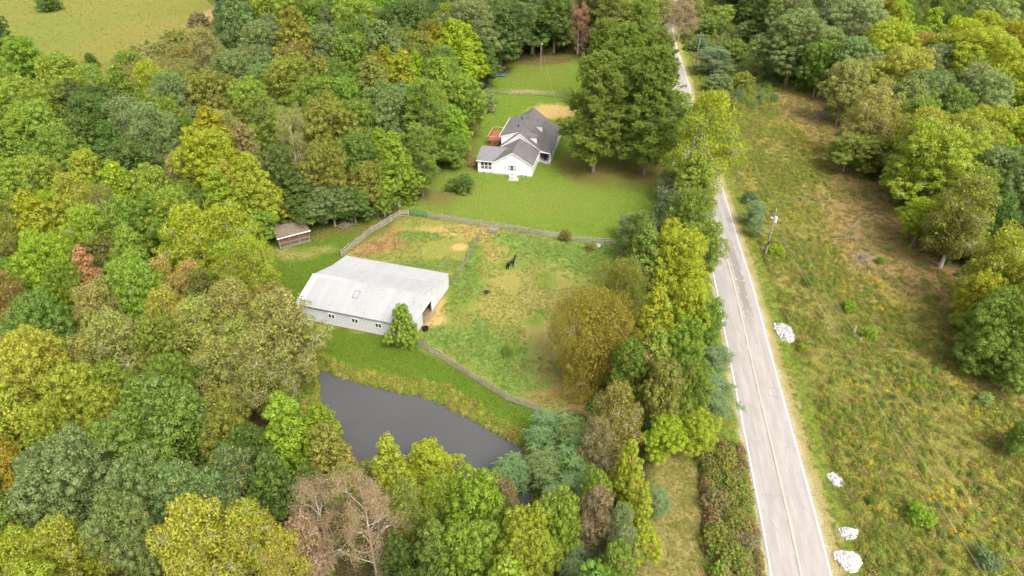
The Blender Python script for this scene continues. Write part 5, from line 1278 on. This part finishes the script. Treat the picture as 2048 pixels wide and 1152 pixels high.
nb = sum(NAME[t[4]] == 'broadleaf_tree' for t in named); REST = fills[300 - nb:]; TREES = TREES[:nh] + fills[:300 - nb]
rng = np.random.default_rng(9)
for i, (x, y, r, H, k, t1, t2, lab, px, py, tk) in enumerate(TREES):
    P_ = PROTO[k]; Rr, H0_, cm, tm = P_[int(rng.integers(len(P_)))]
    s = r / Rr; z = H / H0_; z = min(max(z, s * .62), s * 1.75)
    root = empty(NAME[k], (x, y, gz(x, y) - .1), float(rng.uniform(0, 6.28))); root.scale = (s, s * float(rng.uniform(.93, 1.07)), z)
    tag(root, lab, CAT.get(k, 'tree'), GRP.get(k, 'trees of the woods'))
    c = part('crown', cm, root); j = rng.uniform(.93, 1.07, 3); c.color = (*[float(a * b) for a, b in zip(t1, j)], 1); c['tint'] = [float(q) for q in t2]
    part('trunk', tm, root)
print('TREES', len(TREES), 'fill', nfill)

# ------------------------------------------------------------------ scattered ground cover (uncountable: grass, weeds, undergrowth)
PC = bpy.data.collections.new('cover_sources')
def src(name, V): o = bpy.data.objects.new(name, np_mesh(name, V, quads(V), M['weed'])); c = bpy.data.collections.new(name); c.objects.link(o); return c
def blades(rng, n, rad, h, wd=.05):
    a = rng.uniform(0, 6.28, n); rr = rad * np.sqrt(rng.uniform(0, 1, n)); C = np.stack([rr * np.cos(a), rr * np.sin(a), np.zeros(n)], 1)
    D = unit(np.stack([rng.normal(0, .45, n), rng.normal(0, .45, n), np.ones(n)], 1)); L_ = (h * rng.uniform(.5, 1.2, n))[:, None]; S = unit(np.cross(D, rng.normal(size=D.shape))) * wd
    return np.stack([C - S * .5, C + S * .5, C + D * L_ * .6 + S * .6, C + D * L_ + [0, 0, -.02]], 1).reshape(-1, 3)
def leafball(rng, n, rad, h, lf): 
    q = unit(rng.normal(size=(n, 3)) + [0, 0, .4]) * (rng.uniform(.3, 1, n) ** .5)[:, None] * [rad, rad, h]; q[:, 2] = np.abs(q[:, 2]); return leaves(rng, q, unit(q) + rng.normal(size=q.shape) * .5 + [0, 0, .5], lf)
rng = np.random.default_rng(3)
S_grass = [src('grass_tuft', blades(rng, 46, .34, .30, .035)) for _ in range(2)]
S_weed = [src('weed_clump', np.concatenate([leafball(rng, 90, .42, .5, .13), blades(rng, 26, .4, .6, .03)])) for _ in range(3)]
S_under = [src('undergrowth_bush', np.concatenate([leafball(rng, 260, .9, 1.3, .22), leafball(rng, 120, .6, 1.9, .2)])) for _ in range(3)]
S_flower = [src('flower_heads', leafball(rng, 60, .35, .75, .09))]
S_leaf = [src('litter', leaves(rng, np.concatenate([rng.uniform(-.7, .7, (60, 2)), rng.uniform(.01, .05, (60, 1))], 1), rng.normal(size=(60, 3)) * .3 + [0, 0, 1], .12))]
def scatter(name, label, pts, sc, col, sources):
    n = len(pts); me = bpy.data.meshes.new(name); z = hgt(pts[:, 0], pts[:, 1]) - .02; V = np.column_stack([pts, z]).astype(np.float32)
    me.vertices.add(n); me.vertices.foreach_set('co', V.ravel())
    a = me.attributes.new('sc', 'FLOAT', 'POINT'); a.data.foreach_set('value', sc.astype(np.float32))
    a = me.attributes.new('rz', 'FLOAT', 'POINT'); a.data.foreach_set('value', RNG.uniform(0, 6.28, n).astype(np.float32))
    a = me.attributes.new('pick', 'INT', 'POINT'); a.data.foreach_set('value', RNG.integers(0, len(sources), n).astype(np.int32))
    a = me.attributes.new('icol', 'FLOAT_COLOR', 'POINT'); a.data.foreach_set('color', np.column_stack([col, np.ones(n)]).astype(np.float32).ravel())
    me.update(); me.materials.append(M['weed'])
    o = tag(part(name, me), label, 'ground cover', kind='stuff')
    t = bpy.data.node_groups.new(name, 'GeometryNodeTree'); t.interface.new_socket('Geometry', in_out='INPUT', socket_type='NodeSocketGeometry'); t.interface.new_socket('Geometry', in_out='OUTPUT', socket_type='NodeSocketGeometry')
    gi = t.nodes.new('NodeGroupInput'); go = t.nodes.new('NodeGroupOutput'); jn = t.nodes.new('GeometryNodeJoinGeometry')
    def na(nm, ty): k = t.nodes.new('GeometryNodeInputNamedAttribute'); k.data_type = ty; k.inputs[0].default_value = nm; return k.outputs[0]
    for q, c in enumerate(sources):
        ci = t.nodes.new('GeometryNodeCollectionInfo'); ci.inputs[0].default_value = c; ip = t.nodes.new('GeometryNodeInstanceOnPoints')
        cmp = t.nodes.new('FunctionNodeCompare'); cmp.data_type = 'INT'; cmp.operation = 'EQUAL'; t.links.new(na('pick', 'INT'), cmp.inputs[2]); cmp.inputs[3].default_value = q
        cx = t.nodes.new('ShaderNodeCombineXYZ'); t.links.new(na('rz', 'FLOAT'), cx.inputs[2])
        t.links.new(gi.outputs[0], ip.inputs['Points']); t.links.new(cmp.outputs[0], ip.inputs['Selection']); t.links.new(ci.outputs[0], ip.inputs['Instance'])
        t.links.new(cx.outputs[0], ip.inputs['Rotation']); t.links.new(na('sc', 'FLOAT'), ip.inputs['Scale']); t.links.new(ip.outputs[0], jn.inputs[0])
    t.links.new(jn.outputs[0], go.inputs[0]); md = o.modifiers.new('scatter', 'NODES'); md.node_group = t
    return o
def sample(P, n, pad=0.0, keep=None):
    lo, hi = P.min(0) - pad, P.max(0) + pad; lo = np.maximum(lo, (-340, 26)); hi = np.minimum(hi, (185, 470)); q = RNG.uniform(lo, hi, (n, 2)); ok = sdist(P, q[:, 0], q[:, 1]) < pad
    q = q[ok]; px = 1024 + F * q[:, 0] / (q[:, 1] * cP + CAMH * sP); q = q[(px > -60) & (px < 2110)]
    return q if keep is None else q[keep(q)]
def mixcol(n, pal, p=None, j=.15, gain=1.38):
    pal = np.array(pal); i = RNG.choice(len(pal), n, p=p); return np.clip(gain * pal[i] * RNG.uniform(1 - j, 1 + j, (n, 1)) * RNG.uniform(.94, 1.06, (n, 3)), 0, 1)
roadd = lambda q: dist_poly(RCn, q[:, 0], q[:, 1], False)
nz = lambda q, s, sd_: vnoise(q[:, 0], q[:, 1], s, sd_)
barnP = np.array([wp(barn, a, b)[:2] for a, b in [(-.5, -.5), (BL + .5, -.5), (BL + .5, BW + .5), (-.5, BW + .5)]])
offb = lambda q: sdist(barnP, q[:, 0], q[:, 1]) > .5
# rough field
q = sample(FIELD, 60000, .5, lambda q: roadd(q) > 6.3); q = q[(nz(q, 6, 31) + .5 * nz(q, 1.6, 32)) > .52 + .25 * RNG.random(len(q)) + .8 * sstep(3, -4, sdist(RUST, q[:, 0], q[:, 1]))]; q = q[:12000]
scatter('weeds', 'tangled weeds covering the rough field right of the road', q, RNG.uniform(.45, 1.3, len(q)) * (.7 + .6 * nz(q, 9, 33)), mixcol(len(q), [(.155, .18, .036), (.19, .195, .045), (.12, .16, .033), (.21, .175, .06), (.185, .215, .038)], gain=1.4, j=.25), S_weed)
q = sample(FIELD, 40000, .5, lambda q: roadd(q) > 6)[:16000]
scatter('dry_grass', 'dry straw coloured grass tufts of the rough field', q, RNG.uniform(.6, 1.5, len(q)), mixcol(len(q), [(.235, .205, .075), (.20, .195, .055), (.16, .185, .042), (.26, .205, .09)], gain=1.35, j=.25), S_grass)
q = sample(FIELD, 40000, 0, lambda q: roadd(q) > 8); q = q[(nz(q, 8, 41) > .55) & (nz(q, 2.2, 42) > .52)][:1500]
scatter('goldenrod', 'yellow goldenrod flowers in the rough field', q, RNG.uniform(.35, .9, len(q)), mixcol(len(q), [(.50, .36, .015), (.38, .32, .02)]), S_flower)
q = sample(FIELD, 20000, .5, lambda q: roadd(q) > 7.5); q = q[(nz(q, 7, 71) > .5) & (RNG.random(len(q)) > .8 * sstep(3, -4, sdist(RUST, q[:, 0], q[:, 1])))][:850]
scatter('field_brush', 'knee high leafy brush clumps dotted over the rough field', q, RNG.uniform(.22, .62, len(q)), mixcol(len(q), [(.13, .18, .03), (.18, .21, .035), (.11, .15, .035), (.20, .19, .05)]), S_under)
# verge and hedge bottoms
q = RNG.uniform((20, 26), (75, 210), (60000, 2)); d_ = roadd(q); q = q[(d_ > 4.2) & (d_ < 7.2)][:6500]
scatter('verge_grass', 'green grass strips along both road verges', q, RNG.uniform(.4, .9, len(q)), mixcol(len(q), [(.14, .20, .03), (.19, .21, .05), (.26, .22, .08)]), S_grass)
# pasture
hq = at(1022, 538); offh = lambda q: np.hypot(q[:, 0] - hq.x, q[:, 1] - hq.y) > 1.7
q = sample(PAST, 60000, -.2, offb); q = q[offh(q)]; rough = nz(q, 3.5, 51); q = q[rough > .45][:9000]
scatter('pasture_grass', 'short uneven grass tufts of the horse pasture', q, RNG.uniform(.3, .7, len(q)), mixcol(len(q), [(.20, .22, .06), (.23, .22, .075), (.16, .21, .04), (.28, .235, .10)]), S_grass)
cen = [(1110, 500, 9, 3.5), (1190, 520, 6, 5), (1040, 478, 4, 2), (930, 570, 2.6, 5), (945, 520, 1.2, 6), (900, 672, 5, 2), (960, 695, 5.5, 3), (1010, 725, 4, 4), (1045, 765, 3, 2.5), (850, 472, 5, 1.6), (860, 530, 6, 1.4), (1090, 770, 1.2, 1.2), (1085, 625, 2, 1.4), (960, 650, 1.2, 2), (1215, 505, 3, 2.5)]
qs = []
for px, py, rx, ry in cen:
    c = at(px, py); n = int(rx * ry * 26); qs.append(np.column_stack([RNG.normal(c.x, rx * .5, n), RNG.normal(c.y, ry * .55, n)]))
q = np.concatenate(qs); q = q[(sdist(PAST, q[:, 0], q[:, 1]) < -.3) & offb(q) & offh(q)]
scatter('pasture_weeds', 'lush green weed patches in the pasture', q, RNG.uniform(.3, .85, len(q)), mixcol(len(q), [(.16, .24, .045), (.20, .27, .075), (.14, .21, .04), (.23, .28, .11)]), S_weed + S_grass)
# pond bank
q = RNG.uniform(POND.min(0) - 4, POND.max(0) + 4, (30000, 2)); d_ = sdist(POND, q[:, 0], q[:, 1]); q = q[(d_ > -.25) & (d_ < 1.3 + 1.3 * nz(q, 4, 61))][:2600]
scatter('bank_grass', 'long mixed grass and reeds on the pond bank', q, RNG.uniform(.6, 1.35, len(q)), mixcol(len(q), [(.17, .23, .035), (.24, .25, .05), (.15, .20, .035), (.23, .19, .06), (.28, .27, .07)]), S_grass + S_weed)
q = sample(SHEDL, 30000, 0, lambda q: (sdist(POND, q[:, 0], q[:, 1]) > 2.5) & offb(q))[:5000]
scatter('lawn_grass', 'short mown grass tufts around the barn and shed', q, RNG.uniform(.22, .45, len(q)), mixcol(len(q), [(.10, .165, .02), (.13, .17, .03), (.17, .18, .045)]), S_grass)
q = sample(LAWN, 40000, -.3)[:7000]
scatter('yard_grass', 'short mown grass tufts of the house yard', q, RNG.uniform(.2, .42, len(q)), mixcol(len(q), [(.13, .185, .025), (.16, .195, .035), (.19, .20, .05)]), S_grass)
q = sample(CLEAR, 8000, .5)[:2500]
scatter('clearing_grass', 'thin straw and green grass of the clearing by the road', q, RNG.uniform(.3, .6, len(q)), mixcol(len(q), [(.16, .18, .05), (.24, .21, .07), (.29, .23, .10)]), S_grass)
q = sample(MEAD, 90000, 0)[:9000]
scatter('meadow_grass', 'long yellow green grass of the high meadow', q, RNG.uniform(.5, 1.0, len(q)), mixcol(len(q), [(.16, .15, .045), (.135, .15, .038), (.18, .155, .05)]), S_grass)
# woods
q = RNG.uniform((-175, 24), (190, 330), (45000, 2)); d_ = forest_d(q[:, 0], q[:, 1]); q = q[d_ > .6]; px = 1024 + F * q[:, 0] / (q[:, 1] * cP + CAMH * sP); q = q[(px > -60) & (px < 2110)][:12000]
scatter('undergrowth', 'leafy undergrowth and saplings filling the floor of the woods', q, RNG.uniform(.5, 1.5, len(q)), mixcol(len(q), [(.10, .15, .03), (.14, .17, .035), (.08, .125, .025), (.17, .165, .05), (.12, .18, .03)]), S_under)
q = RNG.uniform((24, 28), (75, 200), (40000, 2)); d_ = roadd(q); fx = forest_d(q[:, 0], q[:, 1]); cx = np.interp(q[:, 1], RCn[:, 1], RCn[:, 0]); q = q[(d_ > 5.8) & (d_ < 11) & (q[:, 0] < cx) & (q[:, 1] < 98) & (q[:, 1] > 60)][:420]
scatter('roadside_thicket', 'low thicket filling the row between pasture and road', q, RNG.uniform(.7, 1.6, len(q)), mixcol(len(q), [(.10, .15, .03), (.15, .17, .03), (.20, .13, .05), (.08, .13, .05)]), S_under)
q = sample(np.array([at(a, b)[:2] for a, b in [(1400, 905), (1480, 895), (1522, 1170), (1425, 1170)]]), 2500, 0)[:300]
scatter('hedge_thicket', 'brown and wine coloured low hedge thicket between clearing and road', q, RNG.uniform(.6, 1.2, len(q)), mixcol(len(q), [(.15, .16, .04), (.18, .13, .05), (.12, .16, .035), (.16, .12, .055)]), S_under)
q = sample(poly([(1395, 60), (1530, 30), (1560, 200), (1480, 230), (1430, 200)]), 4000, 0, lambda q: roadd(q) > 6)[:500]
scatter('far_thicket', 'leafy thicket between the far road and the rough field', q, RNG.uniform(.6, 1.5, len(q)), mixcol(len(q), [(.10, .15, .04), (.13, .17, .03), (.08, .13, .06), (.18, .18, .05)]), S_under)
# the smallest far crowns, past the ones built one by one, as one canopy
crs = []
for k in ('oak', 'clump', 'pop', 'air'):
    for Rr, H_, cm, tm in PROTO[k][:2]:
        c_ = bpy.data.collections.new('canopy_' + k); m_ = cm.copy(); m_.materials[0] = M['weed']; c_.objects.link(bpy.data.objects.new('canopy_crown', m_)); c_.objects.link(bpy.data.objects.new('canopy_trunk', tm)); crs.append((c_, Rr))
if REST:
    q = np.array([(t[0], t[1]) for t in REST]); scatter('woods_canopy', 'remaining small and half-hidden crowns between the larger trees of the woods', q, np.array([t[2] / 4.6 for t in REST]), np.array([t[5] for t in REST]), [c[0] for c in crs])
q = sample(poly([(215, 135), (300, 85), (400, 45), (440, 60), (445, 200), (330, 215), (230, 200)]), 6000, 0); q = q[(forest_d(q[:, 0], q[:, 1]) > .3) | (RNG.random(len(q)) < .12)][:800]
scatter('meadow_scrub', 'tan and olive scrub where the high meadow meets the woods', q, RNG.uniform(.7, 2.0, len(q)), mixcol(len(q), [(.16, .17, .045), (.20, .16, .06), (.13, .17, .035), (.22, .19, .08)]), S_under)
# young pine plantation at the upper right
mesh_pine = PROTO['youngpine'][0][2]; cpn = bpy.data.collections.new('young_pine'); po = bpy.data.objects.new('young_pine', mesh_pine.copy()); po.data.materials[0] = M['weed']; cpn.objects.link(po)
q = RNG.uniform((95, 188), (260, 420), (9000, 2)); px = 1024 + F * q[:, 0] / (q[:, 1] * cP + CAMH * sP); py = np.array([pj(a, b, 4)[1] for a, b in q]); q = q[(px > 1790) & (px < 2110) & (py < 75 + .0 * px)][:1500]
scatter('pine_plantation', 'dense stand of young pines at the upper right', q, RNG.uniform(.75, 1.2, len(q)), mixcol(len(q), [(.11, .155, .03), (.13, .16, .035), (.09, .135, .03)]), [cpn])
